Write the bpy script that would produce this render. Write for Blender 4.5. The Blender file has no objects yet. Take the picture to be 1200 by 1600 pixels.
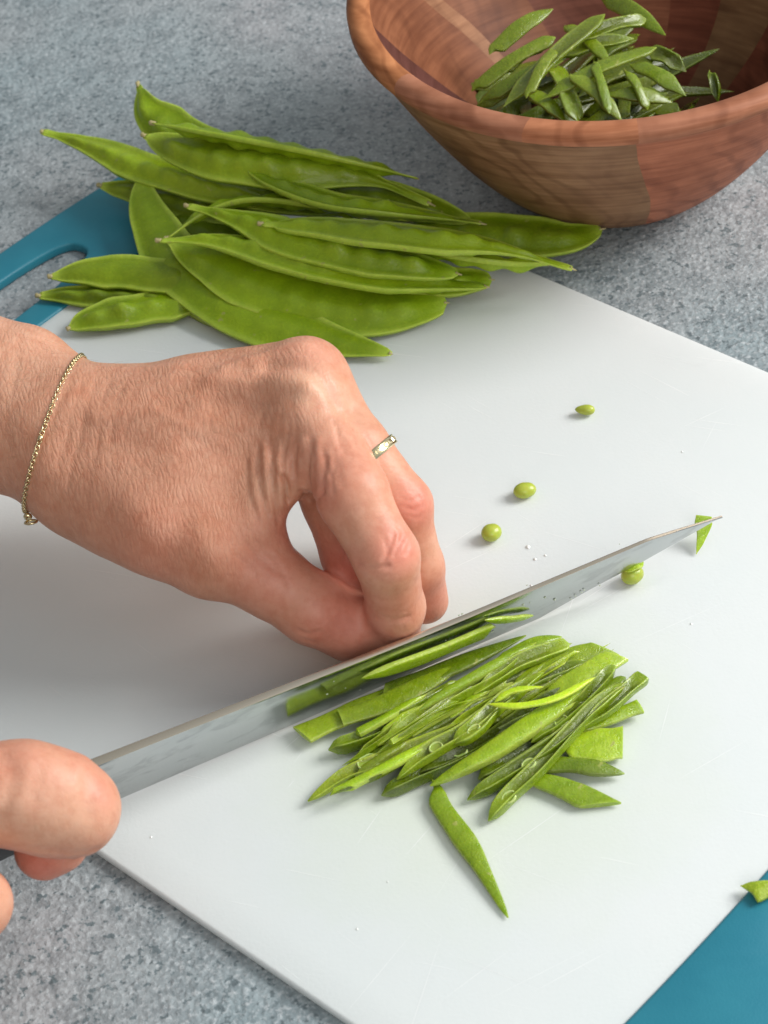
import bpy, bmesh, math, random
import numpy as np
from math import radians, sin, cos, pi, sqrt, atan2
from mathutils import Vector, Matrix

# ------------------------------------------------------------------ camera
FPX = 3422.0
PITCH, ROLL, DIST = radians(44), radians(8.0), 0.66
scn = bpy.context.scene
F_ = np.array([0, cos(PITCH), -sin(PITCH)])
R0 = np.array([1.0, 0, 0]); U0 = np.array([0, sin(PITCH), cos(PITCH)])
R_ = cos(ROLL) * R0 - sin(ROLL) * U0
U_ = sin(ROLL) * R0 + cos(ROLL) * U0
CAM = -F_ * DIST
cam_d = bpy.data.cameras.new("camera")
cam_d.sensor_fit = 'VERTICAL'; cam_d.sensor_height = 36; cam_d.sensor_width = 27
cam_d.lens = FPX / 1600 * 36
cam_d.clip_start = 0.01; cam_d.clip_end = 50
cam = bpy.data.objects.new("camera", cam_d)
scn.collection.objects.link(cam)
M = Matrix(((R_[0], U_[0], -F_[0], CAM[0]), (R_[1], U_[1], -F_[1], CAM[1]), (R_[2], U_[2], -F_[2], CAM[2]), (0, 0, 0, 1)))
cam.matrix_world = M
scn.camera = cam
cam_d.dof.use_dof = True
cam_d.dof.focus_distance = 0.635
cam_d.dof.aperture_fstop = 27

# ------------------------------------------------------------------ light
w = bpy.data.worlds.new("World"); scn.world = w; w.use_nodes = True
nt = w.node_tree; nt.nodes.clear()
wo = nt.nodes.new('ShaderNodeOutputWorld'); bg = nt.nodes.new('ShaderNodeBackground')
# a room: soft grey walls and ceiling
tc = nt.nodes.new('ShaderNodeTexCoord'); sx = nt.nodes.new('ShaderNodeSeparateXYZ')
cr = nt.nodes.new('ShaderNodeValToRGB')
nt.links.new(tc.outputs['Generated'], sx.inputs[0]); nt.links.new(sx.outputs['Z'], cr.inputs[0])
cr.color_ramp.elements[0].position = 0.0; cr.color_ramp.elements[0].color = (0.60, 0.60, 0.60, 1)
cr.color_ramp.elements[1].position = 1.0; cr.color_ramp.elements[1].color = (0.80, 0.93, 1.0, 1)
cx_ = nt.nodes.new('ShaderNodeValToRGB'); cx_.color_ramp.elements[0].position = 0.15; cx_.color_ramp.elements[0].color = (0.60, 0.54, 0.50, 1)
cx_.color_ramp.elements[1].position = 0.75; cx_.color_ramp.elements[1].color = (1, 1, 1, 1)
mr = nt.nodes.new('ShaderNodeMath'); mr.operation = 'MULTIPLY_ADD'; mr.inputs[1].default_value = 0.5; mr.inputs[2].default_value = 0.5
nt.links.new(sx.outputs['X'], mr.inputs[0]); nt.links.new(mr.outputs[0], cx_.inputs[0])
mw_ = nt.nodes.new('ShaderNodeMix'); mw_.data_type = 'RGBA'; mw_.blend_type = 'MULTIPLY'; mw_.inputs[0].default_value = 1
nt.links.new(cr.outputs[0], mw_.inputs[6]); nt.links.new(cx_.outputs[0], mw_.inputs[7])
nt.links.new(mw_.outputs[2], bg.inputs[0]); bg.inputs[1].default_value = 0.56
nt.links.new(bg.outputs[0], wo.inputs[0])

def area(name, loc, target, sx_, sy_, power, col):
    l = bpy.data.lights.new(name, 'AREA'); l.shape = 'RECTANGLE'; l.size = sx_; l.size_y = sy_
    l.energy = power; l.color = col
    o = bpy.data.objects.new(name, l); scn.collection.objects.link(o)
    o.location = loc
    o.rotation_euler = (Vector(target) - Vector(loc)).to_track_quat('-Z', 'Y').to_euler()
    return o
area("window_light", (1.30, 0.12, 0.95), (0, 0, 0), 0.7, 0.75, 31, (1.0, 0.98, 0.955))
area("room_light", (0.25, -1.25, 0.9), (0, -0.05, 0), 0.7, 0.7, 6, (1.0, 0.94, 0.88))

scn.view_settings.view_transform = 'Standard'; scn.view_settings.look = 'None'
scn.view_settings.gamma = 1; scn.view_settings.exposure = 0.0
scn.render.engine = 'CYCLES'
scn.cycles.max_bounces = 8
scn.cycles.use_denoising = True

# ------------------------------------------------------------------ helpers
def ray(px, py):
    return F_ + R_ * (px - 600) / FPX + U_ * (800 - py) / FPX
def P(px, py, z=0.0):
    """point of the place at height z (metres) seen at a photograph pixel"""
    d = ray(px, py); return CAM + d * (z - CAM[2]) / d[2]
def PM(px, py, zmm): return P(px, py, zmm * 0.001)
def nrm(v):
    v = np.asarray(v, float); return v / np.linalg.norm(v)
def tag(o, label=None, cat=None, group=None, kind=None):
    if label: o["label"] = label
    if cat: o["category"] = cat
    if group: o["group"] = group
    if kind: o["kind"] = kind
    return o
def mesh_obj(name, V, Fc, mat, parent=None, smooth=True, cols=None, attrs=None):
    me = bpy.data.meshes.new(name)
    me.from_pydata([tuple(map(float, v)) for v in V], [], [tuple(map(int, f)) for f in Fc])
    if smooth: me.polygons.foreach_set('use_smooth', [True] * len(me.polygons))
    if cols is not None:
        a = me.color_attributes.new('col', 'FLOAT_COLOR', 'POINT')
        c = np.ones((len(V), 4), np.float32); c[:, :3] = cols
        a.data.foreach_set('color', c.ravel())
    if attrs:
        for k, vv in attrs.items():
            a = me.attributes.new(k, 'FLOAT', 'POINT'); a.data.foreach_set('value', np.asarray(vv, np.float32))
    me.validate(); me.update()
    o = bpy.data.objects.new(name, me); scn.collection.objects.link(o)
    if mat: me.materials.append(mat)
    if parent: o.parent = parent
    return o
def empty(name, loc=(0, 0, 0)):
    o = bpy.data.objects.new(name, None); scn.collection.objects.link(o)
    o.location = tuple(map(float, loc)); o.empty_display_size = 0.01
    return o
def local(V, root):
    return np.asarray(V) - np.array(root.location)

# ------------------------------------------------------------------ materials
def mat(name):
    m = bpy.data.materials.new(name); m.use_nodes = True
    n = m.node_tree; b = n.nodes['Principled BSDF']
    return m, n, b
def N(n, t, **kw):
    x = n.nodes.new(t)
    for k, v in kw.items(): setattr(x, k, v)
    return x
def noise(n, vec, scale, detail=4, rough=0.55, dist=0.0):
    x = N(n, 'ShaderNodeTexNoise'); x.inputs['Scale'].default_value = scale
    x.inputs['Detail'].default_value = detail; x.inputs['Roughness'].default_value = rough
    x.inputs['Distortion'].default_value = dist
    if vec: n.links.new(vec, x.inputs['Vector'])
    return x
def ramp(n, fac, stops):
    x = N(n, 'ShaderNodeValToRGB'); e = x.color_ramp.elements
    while len(e) < len(stops): e.new(0.5)
    for i, (p, c) in enumerate(stops):
        e[i].position = p; e[i].color = (*c, 1) if len(c) == 3 else c
    n.links.new(fac, x.inputs[0]); return x
def mix(n, a, b, fac, mode='MIX'):
    x = N(n, 'ShaderNodeMix', data_type='RGBA', blend_type=mode)
    for sock, v in ((x.inputs[0], fac), (x.inputs[6], a), (x.inputs[7], b)):
        if isinstance(v, bpy.types.NodeSocket): n.links.new(v, sock)
        elif isinstance(v, (int, float)): sock.default_value = v
        else: sock.default_value = (*v, 1)
    return x.outputs[2]
def mathn(n, op, a, b=None):
    x = N(n, 'ShaderNodeMath', operation=op)
    for i, v in enumerate((a, b)):
        if v is None: continue
        if isinstance(v, bpy.types.NodeSocket): n.links.new(v, x.inputs[i])
        else: x.inputs[i].default_value = v
    return x.outputs[0]
def bump(n, h, dist, strength=1.0, prev=None):
    x = N(n, 'ShaderNodeBump'); x.inputs['Distance'].default_value = dist; x.inputs['Strength'].default_value = strength
    n.links.new(h, x.inputs['Height'])
    if prev: n.links.new(prev, x.inputs['Normal'])
    return x.outputs[0]
def mapping(n, vec, rot=(0, 0, 0), scale=(1, 1, 1), loc=(0, 0, 0)):
    if any(rot) and tuple(scale) != (1, 1, 1):      # turn first, then stretch along the turned axes
        vec = mapping(n, vec, rot)
        rot = (0, 0, 0)
    x = N(n, 'ShaderNodeMapping'); x.inputs['Rotation'].default_value = rot; x.inputs['Scale'].default_value = scale
    x.inputs['Location'].default_value = loc
    n.links.new(vec, x.inputs['Vector']); return x.outputs[0]
def coords(n, kind='Object'): return N(n, 'ShaderNodeTexCoord').outputs[kind]
def attr(n, name): return N(n, 'ShaderNodeAttribute', attribute_name=name)

def make_counter():
    m, n, b = mat('stone_laminate')
    c = coords(n)
    big = noise(n, c, 6, 3); mid = noise(n, c, 170, 4, 0.6); fine = noise(n, c, 620, 3, 0.6); spk = noise(n, c, 430, 3, 0.62)
    base = ramp(n, big.outputs['Fac'], [(0.36, (0.28, 0.35, 0.375)), (0.52, (0.345, 0.375, 0.39)), (0.68, (0.42, 0.40, 0.415))]).outputs[0]
    base = mix(n, base, (0.72, 0.73, 0.74), ramp(n, mid.outputs['Fac'], [(0.40, (1, 1, 1)), (0.58, (0, 0, 0))]).outputs[0], 'MULTIPLY')
    k = mix(n, base, (0.52, 0.56, 0.58), ramp(n, fine.outputs['Fac'], [(0.50, (0, 0, 0)), (0.72, (1, 1, 1))]).outputs[0])
    k = mix(n, k, (0.125, 0.16, 0.175), ramp(n, spk.outputs['Fac'], [(0.36, (1, 1, 1)), (0.43, (0, 0, 0))]).outputs[0])
    k = mix(n, k, base, 0.12)
    n.links.new(k, b.inputs['Base Color'])
    b.inputs['Roughness'].default_value = 0.45
    b.inputs['Specular IOR Level'].default_value = 0.5
    vo = N(n, 'ShaderNodeTexVoronoi', feature='SMOOTH_F1'); vo.inputs['Scale'].default_value = 560; vo.inputs['Smoothness'].default_value = 0.6
    n.links.new(mix(n, c, noise(n, c, 250, 3).outputs['Color'], 0.0025), vo.inputs['Vector'])
    h = mathn(n, 'ADD', mathn(n, 'MULTIPLY', vo.outputs['Distance'], -0.55), mathn(n, 'MULTIPLY', fine.outputs['Fac'], 0.6))
    n.links.new(bump(n, h, 0.0008, 0.8), b.inputs['Normal'])
    return m
STAIN = []
def make_board_mat():
    m, n, b = mat('white_polyethylene')
    c = coords(n)
    big = noise(n, c, 9, 3)
    col = ramp(n, big.outputs['Fac'], [(0.3, (0.685, 0.735, 0.735)), (0.7, (0.73, 0.76, 0.755))]).outputs[0]
    sd = N(n, 'ShaderNodeVectorMath', operation='DISTANCE'); n.links.new(c, sd.inputs[0]); sd.inputs[1].default_value = tuple(P(745, 1165, 0) - np.array([0, 0, 0])) ; STAIN.append(sd)
    sf = mathn(n, 'ADD', sd.outputs['Value'], mathn(n, 'MULTIPLY', noise(n, c, 60, 3).outputs['Fac'], 0.03))
    col = mix(n, col, (0.90, 0.95, 0.76), mathn(n, 'MULTIPLY', ramp(n, sf, [(0.045, (1, 1, 1)), (0.085, (0, 0, 0))]).outputs[0], 0.5), 'MULTIPLY')
    # knife scratches: stretched noise in two directions
    s1 = noise(n, mapping(n, c, (0, 0, radians(24)), (18, 900, 1)), 1.0, 2, 0.5)
    s2 = noise(n, mapping(n, c, (0, 0, radians(50)), (25, 1200, 1)), 1.0, 2, 0.5)
    r1 = ramp(n, s1.outputs['Fac'], [(0.70, (0, 0, 0)), (0.74, (1, 1, 1))]).outputs[0]
    r2 = ramp(n, s2.outputs['Fac'], [(0.72, (0, 0, 0)), (0.76, (1, 1, 1))]).outputs[0]
    sc = mix(n, r1, r2, 1.0, 'ADD')
    col = mix(n, col, (0.88, 0.89, 0.88), mathn(n, 'MULTIPLY', sc, 0.35))
    n.links.new(col, b.inputs['Base Color'])
    b.inputs['Roughness'].default_value = 0.36
    b.inputs['Subsurface Weight'].default_value = 0.35
    b.inputs['Subsurface Radius'].default_value = (0.006, 0.006, 0.006)
    b.inputs['Subsurface Scale'].default_value = 1.0
    fine = noise(n, c, 900, 2)
    n.links.new(bump(n, fine.outputs['Fac'], 0.00008, 0.6, bump(n, sc, 0.00015, 0.35)), b.inputs['Normal'])
    return m
def make_teal():
    m, n, b = mat('teal_rubber')
    c = coords(n); k = noise(n, c, 60, 4)
    n.links.new(ramp(n, k.outputs['Fac'], [(0.3, (0.014, 0.185, 0.265)), (0.7, (0.022, 0.215, 0.295))]).outputs[0], b.inputs['Base Color'])
    b.inputs['Roughness'].default_value = 0.45
    n.links.new(bump(n, noise(n, c, 1500, 2).outputs['Fac'], 0.0001, 0.5), b.inputs['Normal'])
    return m
def make_green(name, rough=0.34, sss=0.25, noise_sc=140, wet=0.0, rad=0.0025):
    m, n, b = mat(name)
    c = coords(n); a = attr(n, 'col')
    k1 = noise(n, c, noise_sc, 4, 0.6); k2 = noise(n, c, noise_sc * 6, 3, 0.6)
    col = mix(n, a.outputs['Color'], (0.68, 0.76, 0.50), ramp(n, k1.outputs['Fac'], [(0.35, (1, 1, 1)), (0.6, (0, 0, 0))]).outputs[0], 'MULTIPLY')
    col = mix(n, a.outputs['Color'], col, 0.55)
    col = mix(n, col, (1.35, 1.3, 1.1), ramp(n, k2.outputs['Fac'], [(0.5, (0, 0, 0)), (0.75, (0.6, 0.6, 0.6))]).outputs[0], 'MULTIPLY')
    fk = noise(n, c, 310, 2, 0.4)
    col = mix(n, col, (0.36, 0.38, 0.10), ramp(n, fk.outputs['Fac'], [(0.71, (0, 0, 0)), (0.76, (0.8, 0.8, 0.8))]).outputs[0])
    n.links.new(col, b.inputs['Base Color'])
    b.inputs['Roughness'].default_value = rough
    b.inputs['Subsurface Weight'].default_value = sss
    b.inputs['Specular IOR Level'].default_value = 0.27
    b.inputs['Subsurface Radius'].default_value = (0.6, 1.0, 0.2)
    b.inputs['Subsurface Scale'].default_value = rad
    b.inputs['Coat Weight'].default_value = wet; b.inputs['Coat Roughness'].default_value = 0.08
    n.links.new(bump(n, k2.outputs['Fac'], 0.00035, 0.6, bump(n, k1.outputs['Fac'], 0.0006, 0.5)), b.inputs['Normal'])
    return m
def make_wood():
    m, n, b = mat('acacia_wood')
    c = coords(n)
    OR, PK, OL, MA, DR, CR = (0.58, 0.24, 0.10), (0.50, 0.175, 0.09), (0.33, 0.18, 0.09), (0.13, 0.045, 0.035), (0.19, 0.055, 0.028), (0.55, 0.30, 0.16)
    outer_st = [(-262, OR), (-232, CR), (-214, OR), (-160, OL), (-97, PK), (-38, OL), (10, OR), (60, PK), (98, OR)]
    inner_st = [(-262, (0.22, 0.075, 0.045)), (-236, (0.25, 0.095, 0.045)), (-212, (0.36, 0.17, 0.085)), (-206, (0.28, 0.105, 0.048)), (-176, MA), (-90, DR), (24, (0.22, 0.12, 0.055)), (50, DR), (72, (0.25, 0.09, 0.045)), (98, (0.2, 0.07, 0.04))]  # inner stave tones darkened, shading inside the bowl put into the wood colours
    rim_st = [(-262, PK), (-215, CR), (-196, OR), (-152, (0.47, 0.205, 0.12)), (-118, (0.52, 0.21, 0.105)), (-96, (0.47, 0.20, 0.115)), (-40, OR), (20, PK), (98, PK)]
    sp = N(n, 'ShaderNodeSeparateXYZ'); n.links.new(c, sp.inputs[0])
    dg = mathn(n, 'MULTIPLY', mathn(n, 'ARCTAN2', sp.outputs['Y'], sp.outputs['X']), 180 / pi)
    wig = mathn(n, 'MULTIPLY', noise(n, c, 14, 2).outputs['Fac'], 10.0)
    tn = []
    for st_, sl in ((outer_st, -160.0), (inner_st, 330.0), (rim_st, 0.0)):
        dd = mathn(n, 'ADD', mathn(n, 'ADD', dg, 257.0), mathn(n, 'MULTIPLY', mathn(n, 'SUBTRACT', 0.078, sp.outputs['Z']), sl))
        dd = mathn(n, 'MODULO', mathn(n, 'ADD', mathn(n, 'ADD', dd, wig), 720.0), 360.0)
        rr = ramp(n, mathn(n, 'DIVIDE', dd, 360.0), [((a_ + 262) / 360 % 1.0001, c_) for a_, c_ in st_]); rr.color_ramp.interpolation = 'CONSTANT'
        tn.append(rr.outputs[0])
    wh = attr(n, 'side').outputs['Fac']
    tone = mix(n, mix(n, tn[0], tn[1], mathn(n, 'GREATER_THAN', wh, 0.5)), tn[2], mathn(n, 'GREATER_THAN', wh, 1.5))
    sv = N(n, 'ShaderNodeVectorMath', operation='SCALE'); n.links.new(tone, sv.inputs[0]); sv.inputs['Scale'].default_value = 0.9
    va = N(n, 'ShaderNodeVectorMath', operation='ADD'); n.links.new(c, va.inputs[0]); n.links.new(sv.outputs[0], va.inputs[1])
    # growth rings: wide distorted shells, few to a stave
    wob = noise(n, va.outputs[0], 16, 3, 0.5)
    wv = N(n, 'ShaderNodeTexWave', wave_type='RINGS', rings_direction='Y'); wv.inputs['Scale'].default_value = 38; wv.inputs['Distortion'].default_value = 0
    n.links.new(mix(n, va.outputs[0], wob.outputs['Color'], 0.055), wv.inputs['Vector'])
    col = mix(n, tone, (0.66, 0.60, 0.56), mathn(n, 'MULTIPLY', ramp(n, wv.outputs['Fac'], [(0.02, (1, 1, 1)), (0.42, (0, 0, 0))]).outputs[0], mathn(n, 'MULTIPLY', ramp(n, noise(n, va.outputs[0], 22, 2).outputs['Fac'], [(0.42, (0, 0, 0)), (0.62, (1, 1, 1))]).outputs[0], 0.85)), 'MULTIPLY')
    cl = noise(n, va.outputs[0], 38, 4, 0.6)
    col = mix(n, col, (0.72, 0.66, 0.62), ramp(n, cl.outputs['Fac'], [(0.35, (1, 1, 1)), (0.62, (0, 0, 0))]).outputs[0], 'MULTIPLY')
    fib = noise(n, mapping(n, va.outputs[0], (0.2, 0, 0.01), (28, 28, 520)), 1.0, 3, 0.6)
    col = mix(n, col, (0.66, 0.58, 0.52), ramp(n, fib.outputs['Fac'], [(0.30, (1, 1, 1)), (0.62, (0, 0, 0))]).outputs[0], 'MULTIPLY')
    n.links.new(col, b.inputs['Base Color'])
    b.inputs['Roughness'].default_value = 0.55
    b.inputs['Specular IOR Level'].default_value = 0.22
    n.links.new(bump(n, fib.outputs['Fac'], 0.0002, 0.5), b.inputs['Normal'])
    return m
def make_skin(name, dirs):
    """dirs: rotation about z (and tilt) of the crease direction for hand and finger skin"""
    m, n, b = mat(name)
    c = coords(n)
    red = attr(n, 'red'); fing = attr(n, 'finger'); pale = attr(n, 'pale')
    n1 = noise(n, c, 45, 4, 0.6); n2 = noise(n, c, 260, 4, 0.65)
    col = ramp(n, n1.outputs['Fac'], [(0.3, (0.62, 0.30, 0.187)), (0.7, (0.70, 0.372, 0.25))]).outputs[0]
    col = mix(n, col, (0.68, 0.20, 0.15), mathn(n, 'MULTIPLY', red.outputs['Fac'], 1.0))
    col = mix(n, col, (0.78, 0.48, 0.33), pale.outputs['Fac'])  # pale patches paint highlights into the skin of knuckles and fingers
    col = mix(n, col, (0.93, 0.85, 0.82), ramp(n, n2.outputs['Fac'], [(0.35, (1, 1, 1)), (0.55, (0, 0, 0))]).outputs[0], 'MULTIPLY')
    # fine skin lines: a net of long narrow cells lying across the limb
    hs = []
    warp = noise(n, c, 90, 3, 0.5)
    cw = mix(n, c, warp.outputs['Color'], 0.0035)
    for rot, sc in dirs:
        v1 = N(n, 'ShaderNodeTexVoronoi', feature='DISTANCE_TO_EDGE'); v1.inputs['Scale'].default_value = 1.0
        n.links.new(mapping(n, cw, rot, sc), v1.inputs['Vector'])
        v2 = N(n, 'ShaderNodeTexVoronoi', feature='DISTANCE_TO_EDGE'); v2.inputs['Scale'].default_value = 1.0
        n.links.new(mapping(n, cw, (rot[0], rot[1], rot[2] + 0.75), (sc[0] * 1.3, sc[1] * 2.4, sc[2] * 2.4)), v2.inputs['Vector'])
        e1 = ramp(n, v1.outputs['Distance'], [(0.0, (0, 0, 0)), (0.30, (0.85, 0.85, 0.85)), (0.6, (1, 1, 1))]).outputs[0]
        e2 = ramp(n, v2.outputs['Distance'], [(0.0, (0, 0, 0)), (0.2, (0.8, 0.8, 0.8)), (0.5, (1, 1, 1))]).outputs[0]
        hs.append(mathn(n, 'ADD', mathn(n, 'MULTIPLY', e1, 0.66), mathn(n, 'MULTIPLY', e2, 0.34)))
    hh = N(n, 'ShaderNodeMix'); n.links.new(fing.outputs['Fac'], hh.inputs[0]); n.links.new(hs[0], hh.inputs[2]); n.links.new(hs[1], hh.inputs[3])
    dark = mathn(n, 'SUBTRACT', 1.0, hh.outputs[0])
    col = mix(n, col, (0.80, 0.62, 0.55), mathn(n, 'MULTIPLY', mathn(n, 'MULTIPLY', dark, 0.32), attr(n, 'lines').outputs['Fac']), 'MULTIPLY')
    fr = noise(n, c, 100, 4, 0.7)
    col = mix(n, col, (0.90, 0.74, 0.66), ramp(n, fr.outputs['Fac'], [(0.55, (0, 0, 0)), (0.75, (0.5, 0.5, 0.5))]).outputs[0], 'MULTIPLY')
    n.links.new(col, b.inputs['Base Color'])
    b.inputs['Roughness'].default_value = 0.46
    b.inputs['Specular IOR Level'].default_value = 0.4
    b.inputs['Subsurface Weight'].default_value = 0.22
    b.inputs['Subsurface Radius'].default_value = (1.0, 0.35, 0.2)
    b.inputs['Subsurface Scale'].default_value = 0.0035
    amt = attr(n, 'lines')
    lines = mathn(n, 'MULTIPLY', hh.outputs[0], amt.outputs['Fac'])
    nb = bump(n, lines, 0.00019, 0.72)
    nb = bump(n, n2.outputs['Fac'], 0.0002, 0.25, nb)
    n.links.new(nb, b.inputs['Normal'])
    return m
def make_metal(name, col, rough, brushed=None):
    m, n, b = mat(name)
    b.inputs['Base Color'].default_value = (*col, 1); b.inputs['Metallic'].default_value = 1; b.inputs['Roughness'].default_value = rough
    if brushed:
        c = coords(n, 'Object')
        k = noise(n, mapping(n, c, (0, 0, -brushed), (60, 5000, 5000)), 1.0, 3)
        k2 = noise(n, c, 35, 3)
        k3 = noise(n, mapping(n, c, (0, 0, -brushed + 0.35), (35, 220, 220)), 1.0, 3, 0.6, 0.6)
        sm_ = ramp(n, k3.outputs['Fac'], [(0.50, (0, 0, 0)), (0.62, (1, 1, 1))]).outputs[0]
        n.links.new(mix(n, col, tuple(x * 0.72 for x in col), mathn(n, 'MULTIPLY', sm_, 0.6)), b.inputs['Base Color'])
        r = mathn(n, 'ADD', mathn(n, 'ADD', mathn(n, 'MULTIPLY', k.outputs['Fac'], 0.12), mathn(n, 'MULTIPLY', k2.outputs['Fac'], 0.08)), mathn(n, 'MULTIPLY', sm_, 0.10))
        n.links.new(r, b.inputs['Roughness'])
        n.links.new(bump(n, k.outputs['Fac'], 0.00003, 0.5), b.inputs['Normal'])
    return m
def plain(name, col, rough=0.5, sss=0.0):
    m, n, b = mat(name)
    c = coords(n); k = noise(n, c, 500, 3)
    n.links.new(mix(n, tuple(x * 0.75 for x in col), tuple(min(1, x * 1.2) for x in col), k.outputs['Fac']), b.inputs['Base Color'])
    b.inputs['Roughness'].default_value = rough
    b.inputs['Subsurface Weight'].default_value = sss; b.inputs['Subsurface Scale'].default_value = 0.002
    n.links.new(bump(n, k.outputs['Fac'], 0.0002, 0.5), b.inputs['Normal'])
    return m
M_counter, M_board, M_teal, M_wood = make_counter(), make_board_mat(), make_teal(), make_wood()
M_pod = make_green('pea_pod_green', 0.33, 0.25, 170, 0.10)
M_cut = make_green('cut_pea_pod', 0.24, 0.35, 300, 0.3, 0.003)
_n = M_cut.node_tree; _b = _n.nodes['Principled BSDF']; _c = coords(_n); _b.inputs['Specular IOR Level'].default_value = 0.55; _b.inputs['Coat Weight'].default_value = 0.28; _b.inputs['Coat Roughness'].default_value = 0.05
_g = noise(_n, _c, 1100, 3, 0.7); _old = _b.inputs['Normal'].links[0].from_socket
_n.links.new(bump(_n, _g.outputs['Fac'], 0.0002, 0.5, _old), _b.inputs['Normal'])
_n.links.new(ramp(_n, noise(_n, _c, 380, 2).outputs['Fac'], [(0.4, (0.12, 0.12, 0.12)), (0.6, (0.42, 0.42, 0.42))]).outputs[0], _b.inputs['Roughness'])
M_tip = plain('dry_pod_tip', (0.46, 0.40, 0.19), 0.7)
M_pea = plain('young_pea', (0.42, 0.50, 0.06), 0.3, 0.2)
M_ring_pea = plain('pea_skin_ring', (0.50, 0.62, 0.20), 0.2, 0.2)
M_ring_in = plain('pea_cut_face', (0.30, 0.40, 0.06), 0.18, 0.2)

# ------------------------------------------------------------------ the setting
Z_COUNTER = -0.0032
g = 2.0
ct = mesh_obj('countertop', [(-g, -g, Z_COUNTER), (g, -g, Z_COUNTER), (g, g, Z_COUNTER), (-g, g, Z_COUNTER)], [(0, 1, 2, 3)], M_counter, smooth=False)
tag(ct, 'blue grey speckled stone countertop under the board and bowl', kind='structure')

# ------------------------------------------------------------------ cutting board
LD = np.array([cos(radians(-45.6)), sin(radians(-45.6)), 0])    # long direction (to the lower right)
SD = np.array([-LD[1], LD[0], 0])                                 # across (to the upper right)
a_up = P(1000, 495.5) @ SD; a_lo = P(352, 1465) @ SD
HALF = (a_up - a_lo) / 2; MIDS = (a_up + a_lo) / 2
Ls = [P(1092, 1475) @ LD, P(85, 500) @ LD]                        # where white meets teal
L_right, L_left = max(Ls), min(Ls)
O_left = P(30, 388) @ LD
board = empty('cutting_board', tuple(LD * (L_left + L_right) / 2 + SD * MIDS) [:2] + (Z_COUNTER,))
tag(board, 'white plastic cutting board with teal rubber handle ends on the stone countertop', 'cutting board')
for _sd in STAIN: _sd.inputs[1].default_value = tuple(P(745, 1165, 0) - np.array(board.location))
def board_pt(l, s, z): return LD * l + SD * s + np.array([0, 0, z])
def slab(name, outline, z0, z1, matl, parent, hole=None, bev=0.0012, bulge=0.0):
    """extruded outline (list of l,s) with rounded edges, optional hole"""
    me = bpy.data.meshes.new(name); bm = bmesh.new()
    loops = [outline] + ([hole] if hole else [])
    es = []
    for lp in loops:
        vs = [bm.verts.new(board_pt(l, s, z0)) for l, s in lp]
        es += [bm.edges.new((vs[i], vs[(i + 1) % len(vs)])) for i in range(len(vs))]
    bmesh.ops.triangle_fill(bm, use_beauty=True, edges=es)
    ext = bmesh.ops.extrude_face_region(bm, geom=bm.faces[:])
    bmesh.ops.translate(bm, verts=[v for v in ext['geom'] if isinstance(v, bmesh.types.BMVert)], vec=(0, 0, z1 - z0))
    bmesh.ops.recalc_face_normals(bm, faces=bm.faces)
    rim = [e for e in bm.edges if len(e.link_faces) == 2 and e.calc_face_angle(0) > 1.2]
    bmesh.ops.bevel(bm, geom=rim, offset=bev, segments=3, affect='EDGES', profile=0.5)
    for f in bm.faces: f.smooth = False
    bmesh.ops.translate(bm, verts=bm.verts, vec=-Vector(parent.location))
    bm.to_mesh(me); bm.free()
    o = bpy.data.objects.new(name, me); scn.collection.objects.link(o); me.materials.append(matl); o.parent = parent
    try:
        for p in me.polygons: p.use_smooth = True
        me.set_sharp_from_angle(angle=radians(40))
    except Exception: pass
    return o
def arc_end(lc, sgn, bow, n=24):
    out = []
    for i in range(n + 1):
        s = a_up + (a_lo - a_up) * i / n; u = (s - MIDS) / HALF
        out.append((lc + sgn * bow * (1 - u * u), s))
    return out
er = arc_end(L_right - 0.004, +1, 0.007); el = arc_end(L_left + 0.004, -1, 0.007)
slab('board_panel', er + el[::-1], Z_COUNTER + 0.0003, 0.0, M_board, board, bev=0.0008)
def handle_end(lc, sgn, outer):
    inner = arc_end(lc, sgn, 0.007)
    inner = [(l - sgn * 0.0012, s) for l, s in inner]
    n = 40; out = []
    for i in range(n + 1):
        u = 1 - 2 * i / n; s = MIDS + HALF * u
        depth = (1 - abs(u) ** 7) ** (1 / 3.5) if abs(u) < 1 else 0
        out.append((lc + sgn * (outer * depth + 0.006 * (1 - u * u)), s))
    poly = inner + out[::-1]
    hole = []
    hw = HALF * 0.48 - 0.008
    for i in range(40):
        t = 2 * pi * i / 40
        cx, sy = cos(t), sin(t)
        hole.append((lc + sgn * (0.0255 + 0.0098 * abs(cx) ** 0.6 * (1 if cx > 0 else -1)), MIDS + hw * abs(sy) ** 0.75 * (1 if sy > 0 else -1)))
    return slab('handle_end', poly, Z_COUNTER, 0.0009, M_teal, board, hole=hole, bev=0.0012)
handle_end(L_right - 0.004, +1, 0.042)
handle_end(L_left + 0.004, -1, 0.042)

# fine white cuts left by the knife
_r = random.Random(5); _V, _F = [], []
for _i in range(46):
    if _i < 10: _p = P(_r.uniform(440, 660), _r.uniform(1180, 1330), 0.00003); _a = _r.uniform(.75, 1.0); _l = _r.uniform(.002, .008)
    else: _p = P(_r.uniform(250, 1150), _r.uniform(560, 1560), 0.00003); _a = _r.choice([_r.uniform(.3, .6), _r.uniform(.3, 1.2), -.6]); _l = _r.uniform(.003, .022)
    _d = np.array([cos(_a), sin(_a), 0]); _q = np.array([-_d[1], _d[0], 0]) * _r.uniform(.00004, .00009); _b = len(_V)
    _V += [_p - _d * _l, _p + _q, _p + _d * _l, _p - _q]; _F.append((_b, _b + 3, _b + 2, _b + 1))
_m, _n, _bs = mat('cut_mark_white'); _bs.inputs['Base Color'].default_value = (0.86, 0.88, 0.88, 1); _bs.inputs['Roughness'].default_value = 0.6
_o = mesh_obj('cut_marks', local(_V, board), _F, _m, board, smooth=False); _o['kind'] = 'stuff'

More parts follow.
